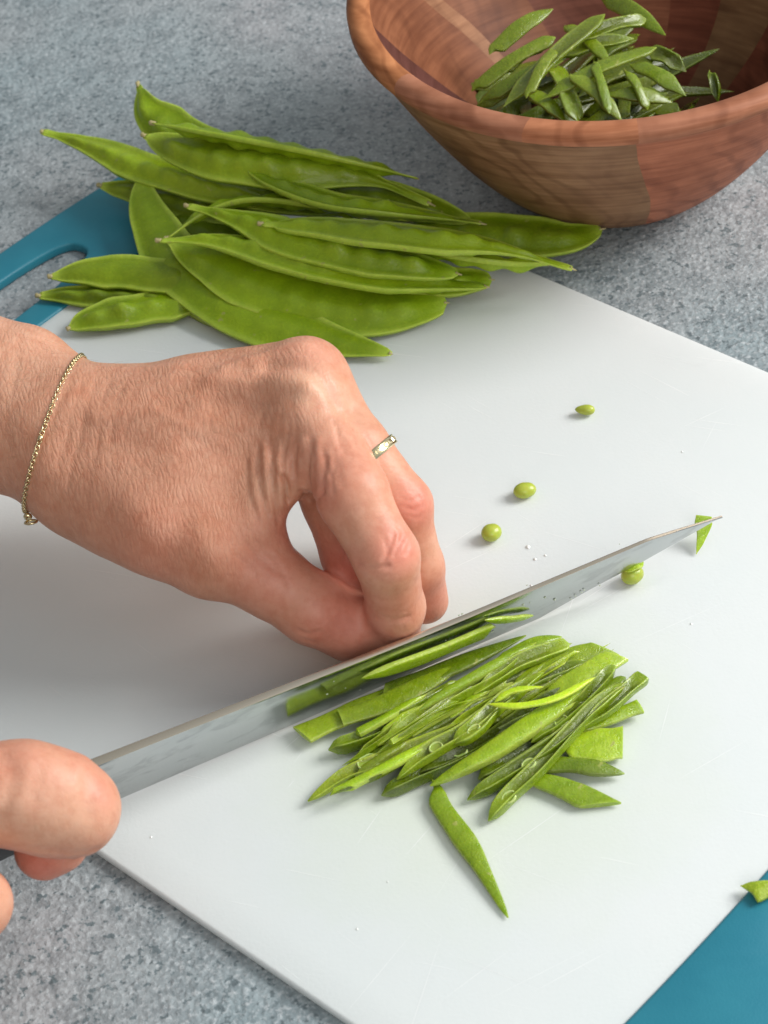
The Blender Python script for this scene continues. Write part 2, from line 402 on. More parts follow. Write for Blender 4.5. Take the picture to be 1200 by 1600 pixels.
# ------------------------------------------------------------------ wooden bowl
def build_bowl():
    k = 0.88
    H, cx, cy, r = 0.085 * k, 0.1113 * k, 0.1805 * k, 0.0990 * k
    base = np.array([cx, cy, Z_COUNTER])
    root = empty('wooden_bowl', base)
    tag(root, 'round acacia wood salad bowl with patched grain holding sliced pods', 'bowl')
    top = H - Z_COUNTER
    outer = []
    for s in np.linspace(0, 1, 60) ** 1.15:
        outer.append((0.030 + (r - 0.0318) * s ** 0.66, 0.0004 + (top - 0.0072) * s))
    rim = [(r - 0.0008, top - 0.0060), (r + 0.0004, top - 0.0052), (r + 0.0006, top - 0.0024), (r - 0.0003, top - 0.0009), (r - 0.0018, top - 0.0001), (r - 0.0030, top + 0.0002), (r - 0.0058, top - 0.0001), (r - 0.0074, top - 0.0014)]
    inner = []
    ri = r - 0.0082
    for s in np.linspace(1, 0, 60):
        inner.append((0.016 + (ri - 0.016) * s ** 0.58, 0.011 + (top - 0.015) * s))
    prof = [(0.0, 0.0012), (0.022, 0.0012), (0.028, 0.0)] + outer + rim + inner + [(0.0, 0.0105)]
    n = 300
    rnd = random.Random(4)
    # stave borders (glued blocks) change with height
    V, Fc, st = [], [], []
    for j, (rr, z) in enumerate(prof):
        for i in range(n):
            th = 2 * pi * i / n
            wob = 1 + 0.004 * sin(3 * th + 1) + 0.003 * sin(2 * th)
            V.append((rr * wob * cos(th), rr * wob * sin(th), z))
    for j in range(len(prof) - 1):
        for i in range(n):
            Fc.append((j * n + i, j * n + (i + 1) % n, (j + 1) * n + (i + 1) % n, (j + 1) * n + i))
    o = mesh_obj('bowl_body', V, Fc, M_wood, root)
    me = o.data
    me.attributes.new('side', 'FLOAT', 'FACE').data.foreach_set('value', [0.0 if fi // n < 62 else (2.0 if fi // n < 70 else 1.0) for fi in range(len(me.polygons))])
    return root, base, prof, r, top
bowl, bowl_base, bowl_prof, bowl_r, bowl_top = build_bowl()

# ------------------------------------------------------------------ whole pods
G_MID = np.array((0.262, 0.392, 0.008)); G_LIGHT = np.array((0.47, 0.60, 0.085)); G_DARK = np.array((0.060, 0.135, 0.012)); G_YEL = np.array((0.46, 0.50, 0.035))
def catmull(pts, n):
    pts = np.asarray(pts, float)
    if len(pts) == 2: pts = np.array([pts[0], (pts[0] + pts[1]) / 2, pts[1]])
    seg = np.r_[0, np.cumsum(np.linalg.norm(np.diff(pts, axis=0), axis=1))]
    ext = np.vstack([2 * pts[0] - pts[1], pts, 2 * pts[-1] - pts[-2]])
    out = []
    for t in np.linspace(0, seg[-1], n):
        i = min(np.searchsorted(seg, t, side='right') - 1, len(pts) - 2)
        u = (t - seg[i]) / (seg[i + 1] - seg[i])
        p0, p1, p2, p3 = ext[i], ext[i + 1], ext[i + 2], ext[i + 3]
        out.append(0.5 * ((2 * p1) + (-p0 + p2) * u + (2 * p0 - 5 * p1 + 4 * p2 - p3) * u * u + (-p0 + 3 * p1 - 3 * p2 + p3) * u ** 3))
    return np.array(out), seg[-1]
def frames(c, normals):
    T = np.gradient(c, axis=0); T /= np.linalg.norm(T, axis=1)[:, None]
    Nn = normals - (normals * T).sum(1)[:, None] * T
    Nn /= np.linalg.norm(Nn, axis=1)[:, None]
    B = np.cross(Nn, T)
    return T, Nn, B
def pod(label, pts, W, phi, thick=5.0, seed=0, tint=1.0, peas=1.0, phi2=None, tip='both', hue=0.0, p0=0.6, p1=0.55, name='snow_pea_pod', bend=0.0, n0=0.02, n1=0.0):
    """pts: (px,py,z mm) along the pod from stem end to tip; W mm full width; phi degrees the flat side leans"""
    rnd = random.Random(seed)
    c, L = catmull([PM(*p) for p in pts], 64)
    t = np.linspace(0, 1, 64)
    ph = np.radians(phi + (0 if phi2 is None else (phi2 - phi)) * t)
    W *= 0.93
    T = np.gradient(c, axis=0); T /= np.linalg.norm(T, axis=1)[:, None]
    up = np.array([0, 0, 1.0]); side = np.cross(T, up); side /= np.linalg.norm(side, axis=1)[:, None]
    up2 = np.cross(side, T)
    Nn = up2 * np.cos(ph)[:, None] + side * np.sin(ph)[:, None]
    B = np.cross(Nn, T)
    hw = W * 0.0005 * np.clip((t - n0) / 0.30, 0, 1) ** p0 * np.clip((1 - t - n1) / 0.28, 0, 1) ** p1
    hw = np.sqrt(hw ** 2 + 0.00125 ** 2) * np.minimum(1, 0.75 + t / 0.03) * np.minimum(1, (0.8 if n1 > 0 else 0.5) + (1 - t) / 0.03)
    th0 = thick * 0.0005
    npea = max(4, int(L / 0.0105)); ctr = [(i + .5) / npea * 0.80 + 0.10 + rnd.uniform(-.008, .008) for i in range(npea)]
    amp = [rnd.uniform(0.5, 1.1) * peas for _ in ctr]
    K = 28; V, C = [], []
    root = empty(name, (c[32][0], c[32][1], max(0, c[32][2] - 0.003)))
    for i in range(64):
        taper = min(1.0, (hw[i] / (W * 0.0005)) ** 0.8)
        for k in range(K):
            q = 2 * pi * k / K
            s = cos(q); m_ = sin(q)
            s2 = math.copysign(abs(s) ** 0.9, s)
            prof = (0.30 + 0.70 * (1 - abs(s) ** 2.2)) * abs(m_) ** 0.55
            pb = sum(am * math.exp(-((t[i] - cc) * L / 0.0038) ** 2) for cc, am in zip(ctr, amp)) * math.exp(-((s + 0.12) / 0.42) ** 2)
            hN = th0 * taper * prof * (0.58 + 1.25 * pb)
            wav = 0.0006 * sin(t[i] * 23 + seed) * taper
            v = c[i] + B[i] * (hw[i] * s2 + wav * 0.4) + Nn[i] * (math.copysign(hN, m_) + bend * 0.001 * (s * s) * taper)
            # sutures: a raised cord on both edges, stronger on the top one
            e = math.exp(-((abs(s) - 1) / 0.13) ** 2)
            v = v + B[i] * math.copysign(e * 0.0007 * taper, s) + Nn[i] * math.copysign(e * 0.0008 * taper, m_)
            V.append(v)
            var = 0.5 + 0.5 * sin(t[i] * 9 + seed * 2.1)
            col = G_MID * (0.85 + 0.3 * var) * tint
            col = col * (1 - 0.25 * hue) + G_YEL * 0.25 * hue
            col = col + (G_LIGHT - col) * min(1, 0.22 * pb + (1.15 if s > 0 else 0.75) * e)
            endl = math.exp(-(t[i] / 0.05) ** 2) + 0.8 * math.exp(-((1 - t[i]) / 0.04) ** 2)
            col = col + (G_LIGHT * 1.1 - col) * min(0.7, 0.7 * endl)
            C.append(col)
    Fc = [(i * K + k, i * K + (k + 1) % K, (i + 1) * K + (k + 1) % K, (i + 1) * K + k) for i in range(63) for k in range(K)]
    Fc.append(tuple(range(K))[::-1]); Fc.append(tuple(range(63 * K, 64 * K)))
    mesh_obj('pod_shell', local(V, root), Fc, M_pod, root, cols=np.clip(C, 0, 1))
    def tipm(nm, base, d, r0, ln, thread):
        st = [(0, r0 * .95), (.4, r0 * .85), (.7, r0 * 1.05), (.9, r0 * .95), (1, r0 * .6)] if not thread else [(0, r0), (.3, r0 * .5), (1, r0 * .22)]
        d = nrm(d); s1 = nrm(np.cross(d, [0.1, 0.2, 1])); s2_ = np.cross(d, s1); VV = []
        for u, r in st:
            for k in range(8):
                q = 2 * pi * k / 8; rr = r * (1 + 0.18 * rnd.uniform(-1, 1))
                VV.append(base + d * ln * u + (s1 * cos(q) + s2_ * sin(q)) * rr + s1 * 0.12 * ln * u * u)
        FF = [(i * 8 + k, i * 8 + (k + 1) % 8, (i + 1) * 8 + (k + 1) % 8, (i + 1) * 8 + k) for i in range(len(st) - 1) for k in range(8)] + [tuple(range(8))[::-1], tuple(range(8 * len(st) - 8, 8 * len(st)))]
        mesh_obj(nm, local(VV, root), FF, M_tip, root)
    if tip in ('both', 'stem'): tipm('stem_end', c[0] + T[0] * 0.0005, -T[0], 0.00085, rnd.uniform(.0012, .0026), False)
    if tip in ('both', 'tip'): tipm('blossom_end', c[-1] - T[-1] * 0.0008, T[-1], 0.0008, rnd.uniform(.001, .0035), True)
    tag(root, label, 'snow pea', 'whole snow pea pods heaped on the far end of the board')
    return root
# (px, py, height mm); low tint on covered pods paints shade into their colour
pod('small upright pod end sticking up at the back of the heap against the countertop', [(216, 134, 34), (236, 178, 29), (310, 232, 22), (430, 285, 18)], 17, 40, seed=1, phi2=40, tint=1.0, p0=.55, n0=.03)
pod('long pod pointing left past the teal handle, outermost tip of the heap', [(66, 206, 19), (130, 224, 18), (240, 268, 18), (360, 300, 18), (470, 330, 14)], 12, 15, seed=2, tint=.95, hue=.7, p0=.7, n0=.06)
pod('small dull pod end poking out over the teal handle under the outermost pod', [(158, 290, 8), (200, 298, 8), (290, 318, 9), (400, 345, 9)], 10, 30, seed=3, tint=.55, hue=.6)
pod('thin pod seen edge on along the back of the heap', [(240, 193, 38), (330, 211, 37), (460, 236, 33), (580, 262, 27), (652, 279, 22)], 13, -42, seed=4, tint=1.0, thick=4.5, p0=.5, p1=.6, n0=.04, n1=.06)
pod('plump bumpy pod lying second from the back with a curved end', [(226, 212, 31), (300, 240, 30), (430, 262, 29), (570, 278, 25), (672, 318, 22)], 17, 22, seed=5, tint=.85, thick=7, peas=1.1, p1=.9, p0=.45, hue=.5, n1=.15)
pod('shade-tinted pod tucked in the middle of the heap under the back pods', [(290, 290, 16), (430, 305, 17), (600, 312, 17), (735, 345, 12)], 14, 25, seed=6, tint=.55)
pod('wavy pod with a pale seam below the plump back pod', [(372, 255, 29), (430, 288, 28), (520, 318, 26), (640, 334, 22), (752, 349, 19)], 12, -18, seed=7, tint=.9, thick=5, bend=1, p0=.8, p1=.7, n1=.1)
pod('broad pod whose rounded tip reaches the bowl at the right', [(560, 352, 8), (680, 362, 9), (800, 368, 8), (880, 373, 8), (940, 358, 8)], 17, 14, seed=8, tint=.8, p1=.5)
pod('slim arched pod behind the three pale stem tips', [(262, 372, 17), (320, 333, 20), (400, 313, 22), (520, 325, 22), (640, 345, 20)], 10, -38, seed=9, tint=.85, thick=3.5)
pod('large flat curved pod bending down the left side of the heap', [(218, 273, 17), (236, 345, 12), (300, 435, 8), (430, 508, 5), (612, 553, 3)], 20, 14, seed=10, tint=.9, thick=4.5, p0=.45, p1=.8, peas=.35)
pod('widest flat pod, lowest of the front pods beside the cleared board', [(262, 375, 17), (330, 412, 13), (440, 458, 9), (560, 485, 6), (698, 473, 5)], 21, 18, seed=11, thick=4.5, p0=.55, p1=.33, peas=.7)
pod('small pod showing two frayed tips at the right of the heap', [(500, 420, 8), (600, 433, 9), (700, 440, 8), (768, 437, 7)], 11, 20, seed=12, p1=.35, tint=.9)
pod('pod with two pale parallel seams just above the widest pod', [(250, 376, 21), (340, 377, 21), (450, 405, 18), (580, 434, 14), (760, 448, 8)], 14, -8, seed=13, tint=1.05, thick=6.5, p0=.7, p1=.7, hue=.2, n0=.05)
pod('bumpy pod with a white stem tip in the middle of the front row', [(293, 322, 25), (370, 342, 24), (480, 382, 22), (610, 410, 19), (716, 428, 16)], 15, 6, seed=14, thick=7, peas=1.0, p0=1.0, p1=.5, n0=.05)
pod('thin pod with a pale round stem tip crossing under the front pods', [(588, 385, 19), (650, 389, 18), (720, 403, 17), (800, 413, 14), (860, 413, 12)], 8, -40, seed=15, thick=3.5, p0=.9, n0=.14)
pod('uppermost front pod with small shiny beads near its left tip', [(410, 350, 28), (500, 356, 29), (640, 372, 28), (780, 388, 24), (894, 420, 17)], 13, -6, seed=16, thick=7, peas=.7, p1=.9, p0=.35, hue=.3, n0=.05, n1=.12)
pod('dull wide pod end at the far left lying over the handle hole', [(80, 432, 8), (150, 425, 8), (240, 430, 8), (360, 450, 6)], 13, 16, seed=17, tint=.72, hue=.3, peas=.3, p0=.55)
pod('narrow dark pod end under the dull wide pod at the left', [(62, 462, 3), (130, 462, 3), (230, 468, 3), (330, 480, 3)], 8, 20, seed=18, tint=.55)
pod('pod end with a hooked tip resting on the teal rim at the left', [(108, 513, 3), (150, 496, 4), (230, 482, 4), (330, 470, 3)], 13, 8, seed=19, tint=.85, p0=.45)
pod('mostly hidden pod under the large curved pod near the hand', [(280, 470, 1.8), (330, 488, 1.8), (420, 515, 1.8)], 9, 5, seed=20, tint=.7)

pod('shade-tinted pod at the bottom of the heap glimpsed between the stem tips', [(215, 315, 5), (300, 350, 5), (420, 390, 5), (560, 420, 4)], 18, 5, seed=21, tint=.5)  # gap shade under the upper pods painted into its low tint

# ------------------------------------------------------------------ knife
EDGE0, EDGE1 = P(195, 1245, 0.0008), P(843, 966, 0.0008)
KE = nrm(EDGE1 - EDGE0); KN = np.array([KE[1], -KE[0], 0])     # KN faces the camera side
TAU = radians(15)
KU = np.array([0, 0, cos(TAU)]) + KN * sin(TAU)                  # up along the blade, spine leaning to the camera side
KF = np.cross(KE, KU); KF = KF if KF @ KN > 0 else -KF           # blade face normal
def on_blade(px, py, off=0.0):
    d = ray(px, py); p0 = EDGE0 + KF * off; t = ((p0 - CAM) @ KF) / (d @ KF); return CAM + d * t
def su(p): return (p - EDGE0) @ KE, (p - EDGE0) @ KU
s_t, u_t = su(on_blade(1128, 807))
s_a, u_a = su(on_blade(150, 1190)); s_b, u_b = su(on_blade(700, 975)); s_c, u_c = su(on_blade(1012, 843))
edge_pts = [su(on_blade(*q)) for q in ((843, 966), (920, 922), (1000, 880), (1060, 846), (1092, 828))]
print('blade', s_t, u_t, (s_a, u_a), (s_b, u_b), (s_c, u_c), edge_pts)
def build_knife():
    root = empty('chef_knife', EDGE0 + KE * 0.05)
    tag(root, 'steel chef knife standing on its edge across the board, slices clinging to it', 'knife')
    S = np.r_[np.linspace(-0.030, edge_pts[0][0], 14), np.linspace(edge_pts[0][0], s_t, 30)[1:]]
    es = [-0.05] + [edge_pts[0][0]] + [e[0] for e in edge_pts[1:]] + [s_t]
    eu = [0, 0] + [max(0, e[1]) for e in edge_pts[1:]] + [u_t - 0.0002]
    ss = [-0.05, s_a, s_b, s_c, s_t]; us = [u_a + 0.0005, u_a, u_b, u_c, u_t + 0.0002]
    V, Fc = [], []
    for s in S:
        u0 = np.interp(s, es, eu); u1 = np.interp(s, ss, us)
        k = np.clip((s_t - s) / (s_t + 0.03), 0, 1)
        hs = (0.00038 + 0.00118 * k ** 0.9)
        h = u1 - u0
        prof = [(u0, 0), (u0 + 0.04 * h, hs * 0.09), (u0 + 0.25 * h, hs * 0.33), (u0 + 0.6 * h, hs * 0.66), (u1 - 0.0005, hs), (u1 - 0.0001, hs * 0.88), (u1, hs * 0.6)]
        ring = prof + [(u, -o) for u, o in prof[::-1][:-1]]
        for u, o in ring: V.append(EDGE0 + KE * s + KU * u + KF * o)
    n = 13
    for i in range(len(S) - 1):
        for k in range(n): Fc.append((i * n + k, (i + 1) * n + k, (i + 1) * n + (k + 1) % n, i * n + (k + 1) % n))
    Fc.append(tuple(range(n))); Fc.append(tuple(range((len(S) - 1) * n, len(S) * n))[::-1])
    m = make_metal('blade_steel', (0.50, 0.52, 0.52), 0.25, brushed=atan2(KE[1], KE[0]))
    b = mesh_obj('blade', local(V, root), Fc, m, root)
    bm = bmesh.new(); bm.from_mesh(b.data); bmesh.ops.recalc_face_normals(bm, faces=bm.faces); bm.to_mesh(b.data); bm.free()
    b.data.set_sharp_from_angle(angle=radians(24))
    b.data.materials.append(make_metal('spine_warm_reflection', (0.66, 0.55, 0.43), 0.27))  # warm tint paints a brown reflection into the spine's metal colour
    for p in b.data.polygons:
        if p.normal @ Vector(KU) > 0.8: p.material_index = 1
    # handle behind the hand
    mh = plain('dark_handle', (0.035, 0.037, 0.04), 0.45)
    VV, FF = [], []
    st = np.linspace(-0.029, -0.145, 16)
    for j, s in enumerate(st):
        g_ = j / 15; hu = 0.0095 + 0.001 * sin(g_ * pi * 2); ho = 0.0085 + 0.0015 * sin(g_ * pi)
        cu = u_a - 0.010 + 0.004 * g_
        for k in range(16):
            q = 2 * pi * k / 16
            VV.append(EDGE0 + KE * s + KU * (cu + hu * math.copysign(abs(sin(q)) ** .7, sin(q))) + KF * ho * math.copysign(abs(cos(q)) ** .7, cos(q)))
    FF = [(i * 16 + k, i * 16 + (k + 1) % 16, (i + 1) * 16 + (k + 1) % 16, (i + 1) * 16 + k) for i in range(15) for k in range(16)] + [tuple(range(16)), tuple(range(240, 256))[::-1]]
    mesh_obj('handle', local(VV, root), FF, mh, root)
    return root
build_knife()

# ------------------------------------------------------------------ cut strips
def strip(label, pts, w, t, kind='skin', z_unused=0, e0=0.15, e1=0.15, sh0=0.0, sh1=0.0, tint=1.0, hue=0.0, tilt=0.0, seed=0, rings=(), group='sliced pods piled in front of the knife', world=None, normal=None, name='pea_pod_slice', pw=0.6, K=18):
    """pts (px,py,z mm); w,t mm; e0,e1: length share of each end that tapers (0 = blunt cut)"""
    rnd = random.Random(seed * 7 + 3)
    if group.startswith('sliced pods piled'): tint = 0.98 * tint ** 2.2; w = w * .9; t = t * 1.15  # exponent deepens low tints, painting the pile's shading into the slices
    if 'inside the bowl' in group: tint *= 0.72  # dimness inside the bowl painted into the slice colour
    n = 26 if group[0] == 's' or world is None else 16
    c, L = catmull([PM(*p) for p in pts] if world is None else world, n)
    tt = np.linspace(0, 1, n)
    T = np.gradient(c, axis=0); T /= np.linalg.norm(T, axis=1)[:, None]
    up = np.array([0, 0, 1.0]) if normal is None else np.asarray(normal, float)
    side = np.cross(T, up); side /= np.linalg.norm(side, axis=1)[:, None]; up2 = np.cross(side, T)
    ph = radians(tilt) + np.radians(rnd.uniform(-14, 14)) * tt
    Nn = up2 * np.cos(ph)[:, None] + side * np.sin(ph)[:, None]; B = np.cross(Nn, T)
    def env(x, e):
        return np.clip(x / e, 0, 1) ** pw if e > 0 else np.ones_like(x)
    sc = np.maximum(env(tt, e0) * env(1 - tt, e1), 0.06)
    V, C = [], []
    root = None
    ctr = tt[n // 2]
    for i in range(n):
        hw = w * 0.0005 * sc[i] * (1 + 0.07 * sin(tt[i] * 11 + seed)); ht = t * 0.0005 * min(1, sc[i] * 1.3)
        shear = sh0 * 0.001 * max(0, 1 - tt[i] / 0.25) + sh1 * 0.001 * max(0, 1 - (1 - tt[i]) / 0.25)
        op = math.exp(-((tt[i] - 0.5) / 0.36) ** 4) if kind == 'cut' else 0
        for k in range(K):
            q = 2 * pi * (k + 0.5) / K
            s = math.copysign(abs(cos(q)) ** 0.42, cos(q)); m_ = math.copysign(abs(sin(q)) ** 0.36, sin(q))
            hN = ht * m_
            col = G_MID * tint
            if kind == 'cut' and m_ > 0:
                # two skin walls with the hollow between them
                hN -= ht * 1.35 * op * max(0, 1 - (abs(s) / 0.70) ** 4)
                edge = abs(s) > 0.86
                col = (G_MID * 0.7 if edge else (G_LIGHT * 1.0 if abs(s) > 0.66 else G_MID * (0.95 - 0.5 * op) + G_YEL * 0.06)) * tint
            elif kind == 'skin':
                hN *= (0.75 + 0.25 * (1 - s * s))
                if abs(s) > 0.92: col = (G_LIGHT * 0.75) * tint
            col = col * (1 - 0.4 * hue) + G_YEL * 0.4 * hue
            if min(tt[i], 1 - tt[i]) < 0.03: col = col * 0.6 + G_LIGHT * 0.4
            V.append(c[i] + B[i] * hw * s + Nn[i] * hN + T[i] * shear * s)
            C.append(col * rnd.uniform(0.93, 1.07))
    Fc = [(i * K + k, i * K + (k + 1) % K, (i + 1) * K + (k + 1) % K, (i + 1) * K + k) for i in range(n - 1) for k in range(K)]
    Fc.append(tuple(range(K))[::-1]); Fc.append(tuple(range((n - 1) * K, n * K)))
    if rings:
        root = empty(name, c[n // 2] - np.array([0, 0, 0.001]))
        mesh_obj('pod_flesh', local(V, root), Fc, M_cut, root, cols=np.clip(C, 0, 1))
        for (px, py, a, bb, ang) in rings:
            # project onto the strip: nearest centre point
            best = min(range(n), key=lambda i: (c[i] - P(px, py, c[i][2])) @ (c[i] - P(px, py, c[i][2])))
            z = c[best][2] + t * 0.0002
            ring(P(px, py, z), a, bb, T[best], root)
    else:
        root = mesh_obj(name, V - c[n // 2], Fc, M_cut, None, cols=np.clip(C, 0, 1)); root.data.set_sharp_from_angle(angle=radians(48))
        root.location = tuple(c[n // 2])
    tag(root, label, 'vegetable slice', group)
    return root
def ring(p, a, b, T, parent, name='pea_ring', up=(0, 0, 1)):
    """cut cross-section of a small pea: pale ring, a and b half-axes in mm"""
    T = nrm(T); up = nrm(np.asarray(up) - np.asarray(up) @ T * T); B = np.cross(up, T)
    V = []; K1, K2 = 20, 8
    for i in range(K1):
        q = 2 * pi * i / K1; cdir = T * cos(q) * a + B * sin(q) * b
        o = nrm(T * cos(q) + B * sin(q))
        for k in range(K2):
            r = 2 * pi * k / K2
            V.append(p + cdir * 0.001 + (o * cos(r) * 0.30 * (1 + .35 * sin(q * 3 + a * 9)) + up * sin(r) * 0.4) * 0.001 * min(a, 2.2) / 1.9)
    Fc = [(i * K2 + k, i * K2 + (k + 1) % K2, ((i + 1) % K1) * K2 + (k + 1) % K2, ((i + 1) % K1) * K2 + k) for i in range(K1) for k in range(K2)]
    o = mesh_obj(name, local(V, parent) if parent else V - p, Fc, M_ring_pea, parent)
    if parent:      # the dished cut face inside the skin ring
        VV = [p - up * 0.0001 - B * 0.0002]
        for i in range(20):
            q = 2 * pi * i / 20; VV.append(p + (T * cos(q) * a + B * sin(q) * b) * 0.001 * (1 + .08 * sin(5 * q)) + up * 0.00012)
        f_ = mesh_obj('pea_face', local(VV, o.parent), [(0, 1 + i, 1 + (i + 1) % 20) for i in range(20)], M_ring_in, parent)
    if not parent: o.location = tuple(p)
    return o

S = strip
S('flat dark slice tapering to a sharp right tip just below the blade', [(600, 1085, 4), (700, 1045, 4), (822, 993, 3)], 8, 1.6, e0=0, e1=.6, sh0=2, tint=.75, seed=1, tilt=-10)
S('pale flat slice with a square left end beside the blade', [(472, 1148, 3), (540, 1118, 3), (640, 1075, 3)], 8.2, 1.5, e0=0, e1=.2, sh0=-1, hue=.55, seed=2, tilt=-5)
S('second flat slice partly under the blade beside the pale square one', [(532, 1122, 4.5), (600, 1100, 4.5), (720, 1040, 4.5)], 7, 1.5, e0=0, e1=.3, tint=.85, hue=.3, seed=3)
S('hollow slice with a rounded watery left end', [(513, 1172, 3), (590, 1145, 4), (720, 1080, 5), (800, 1035, 5)], 4.6, 4, 'cut', e0=.08, e1=.2, seed=4, tint=.9)
S('shade-tinted inner slice deep in the pile behind the loose pea ring', [(560, 1165, 3), (680, 1110, 3), (820, 1040, 3)], 7, 2.5, e0=.2, e1=.2, tint=.6, seed=5)
S('long smooth slice along the blade side of the pile with a light raised edge', [(590, 1165, 6), (690, 1100, 7), (780, 1050, 7), (838, 1004, 6)], 4.6, 4, 'cut', e0=.3, e1=.3, seed=6, hue=.25)
S('upper slice hugging the long smooth one', [(640, 1120, 7), (740, 1060, 8), (836, 1008, 7)], 3.4, 3.4, 'skin', e0=.3, e1=.2, seed=7, tint=1.0)
S('yellowish slice with a long pointed lower left end and a round pea section', [(481, 1252, 2), (540, 1212, 3), (600, 1190, 4), (700, 1150, 5), (770, 1110, 6)], 6.5, 3, 'cut', e0=.35, e1=.3, hue=.7, seed=8, rings=[(576, 1191, 3.0, 2.5, 0)])
S('slice beneath holding the largest open pea ring', [(560, 1195, 3), (640, 1150, 4), (760, 1090, 5)], 6, 2.5, e0=.2, e1=.2, tint=.65, seed=9, rings=[(623, 1157, 3.4, 2.2, 0)])
S('dark green slice with a blunt rounded lower end', [(596, 1243, 2), (650, 1215, 3), (740, 1175, 4), (860, 1105, 5)], 4.2, 4, 'cut', e0=.1, e1=.3, tint=.72, seed=10, rings=[(719, 1175, 1.9, 1.5, 0)])
S('bright slice in front carrying a small pea ring near its lower end', [(620, 1218, 5), (670, 1175, 7), (730, 1140, 8), (800, 1085, 8)], 5.2, 3.2, 'cut', e0=.3, e1=.3, hue=.35, seed=11, rings=[(681, 1168, 1.8, 1.5, 0)])
S('slice with a shell shaped seed hollow at the middle of the pile', [(708, 1163, 8), (745, 1135, 9), (780, 1100, 9), (850, 1050, 8)], 5.6, 2.6, 'cut', e0=.1, e1=.4, hue=.2, seed=12, rings=[(740, 1140, 1.9, 1.1, 0)])
S('frothy dark slice below the seed hollow', [(650, 1210, 3), (740, 1170, 5), (830, 1110, 6), (900, 1070, 6)], 4, 3.4, 'cut', e0=.1, e1=.2, tint=.62, seed=13)
S('widest smooth light slice through the middle of the pile', [(672, 1228, 4), (760, 1180, 7), (850, 1120, 8), (930, 1070, 7)], 6.2, 3.5, 'skin', e0=.35, e1=.2, tint=1.1, hue=.25, seed=14)
S('dark rounded slice end pointing at the loose diagonal slice', [(747, 1218, 3), (810, 1180, 4), (880, 1130, 5), (940, 1085, 5)], 4, 3.6, 'cut', e0=.08, e1=.2, tint=.68, seed=15, rings=[(843, 1150, 2.0, 1.4, 0)])
S('long curved slice with a hooked lower end', [(730, 1250, 2), (800, 1205, 4), (880, 1150, 6), (970, 1065, 6)], 4.2, 3.5, 'cut', e0=.12, e1=.2, tint=.85, seed=16, rings=[(826, 1194, 1.9, 1.4, 0)])
S('frontmost long slice with pea sections near its rounded end', [(763, 1283, 2), (790, 1248, 3), (840, 1200, 5), (920, 1115, 7), (985, 1065, 6)], 4.6, 3.5, 'cut', e0=.1, e1=.2, tint=.95, hue=.1, seed=17, rings=[(795, 1246, 2.0, 1.5, 0), (877, 1127, 1.9, 1.5, 0)])
S('flat slice with a slanted right end, lowest on the right', [(812, 1214, 2), (870, 1228, 2), (938, 1258, 1.5)], 7.5, 1.6, e0=.5, e1=0, sh1=4.5, tint=.95, seed=18)
S('smooth dark slice lying level with a pointed right end', [(840, 1196, 2), (900, 1196, 3), (976, 1209, 2)], 5.4, 2, e0=.1, e1=.35, tint=.8, seed=19)
S('glistening wet square piece at the right side of the pile', [(880, 1165, 3), (930, 1165, 3), (973, 1160, 2.5)], 11, 1.6, e0=.2, e1=0, sh1=1, hue=.5, seed=20, tint=1.15)
S('short blunt slice end sticking out right of the pile', [(900, 1140, 4), (950, 1122, 4), (1000, 1104, 3)], 4.8, 1.6, e0=.2, e1=0, hue=.2, seed=21)
S('slice with a folded edge reaching farthest right', [(905, 1140, 6), (960, 1095, 7), (1008, 1055, 6)], 5, 2.2, 'cut', e0=.3, e1=.05, seed=22, tint=.95)
S('thin slice against the folded one at the right', [(870, 1140, 5), (930, 1095, 6), (978, 1058, 5)], 3.8, 2.4, e0=.2, e1=.1, seed=23, tint=.85)
S('pale broad slice end at the upper right of the pile', [(850, 1090, 6), (910, 1055, 7), (962, 1026, 5)], 7, 1.8, e0=.2, e1=0, sh1=-2, hue=.5, seed=24, tint=1.1)
S('broad slice under the pale one at the upper right', [(800, 1080, 5), (870, 1040, 5), (945, 1015, 4)], 8, 1.8, e0=.2, e1=0, sh1=-3, hue=.35, seed=25, tint=.95)
S('slice with fine toothed edge at the top of the pile', [(740, 1085, 7), (810, 1035, 8), (890, 1006, 6)], 5.4, 2.2, 'cut', e0=.3, e1=.05, seed=26, hue=.2)
S('short pointed slice at the very top of the pile', [(770, 1040, 4), (830, 1008, 5), (878, 995, 4)], 4.6, 1.8, e0=.2, e1=.3, seed=27)
S('slice tinted dark as in shade near the top of the pile', [(690, 1110, 4), (780, 1060, 5), (880, 1020, 4)], 7, 2.5, e0=.2, e1=.1, tint=.6, seed=28)
S('slice between the top and the widest light slice', [(740, 1130, 6), (820, 1075, 7), (920, 1035, 6)], 5, 3.4, 'cut', e0=.2, e1=.2, seed=29, tint=.8)
S('dark slice right of the widest light slice', [(800, 1170, 4), (880, 1110, 5), (960, 1045, 5)], 4.4, 3.5, 'cut', e0=.1, e1=.1, tint=.6, seed=30)
S('long slice resting across the right part of the pile', [(830, 1160, 6), (900, 1105, 8), (962, 1040, 7)], 3.8, 3, 'cut', e0=.2, e1=.1, tint=.9, seed=31)
S('thin pale peeled skin curling over the middle of the pile', [(762, 1100, 11), (810, 1103, 12), (870, 1090, 12), (930, 1058, 11)], 2.2, 1.0, e0=.2, e1=.2, hue=.5, tint=1.5, seed=32)
S('upper arm of pale peeled skin above the curling one', [(772, 1097, 11), (800, 1080, 12), (850, 1073, 12)], 2.0, 1.0, e0=.2, e1=.4, hue=.4, tint=1.4, seed=33)
S('loose single slice lying apart and pointing down the board', [(676, 1226, 2), (690, 1262, 1.5), (740, 1335, 1.5), (794, 1434, 0.8)], 6.4, 2.2, e0=.12, e1=.55, sh0=-2, seed=34, tint=.95, group='sliced pods piled in front of the knife')
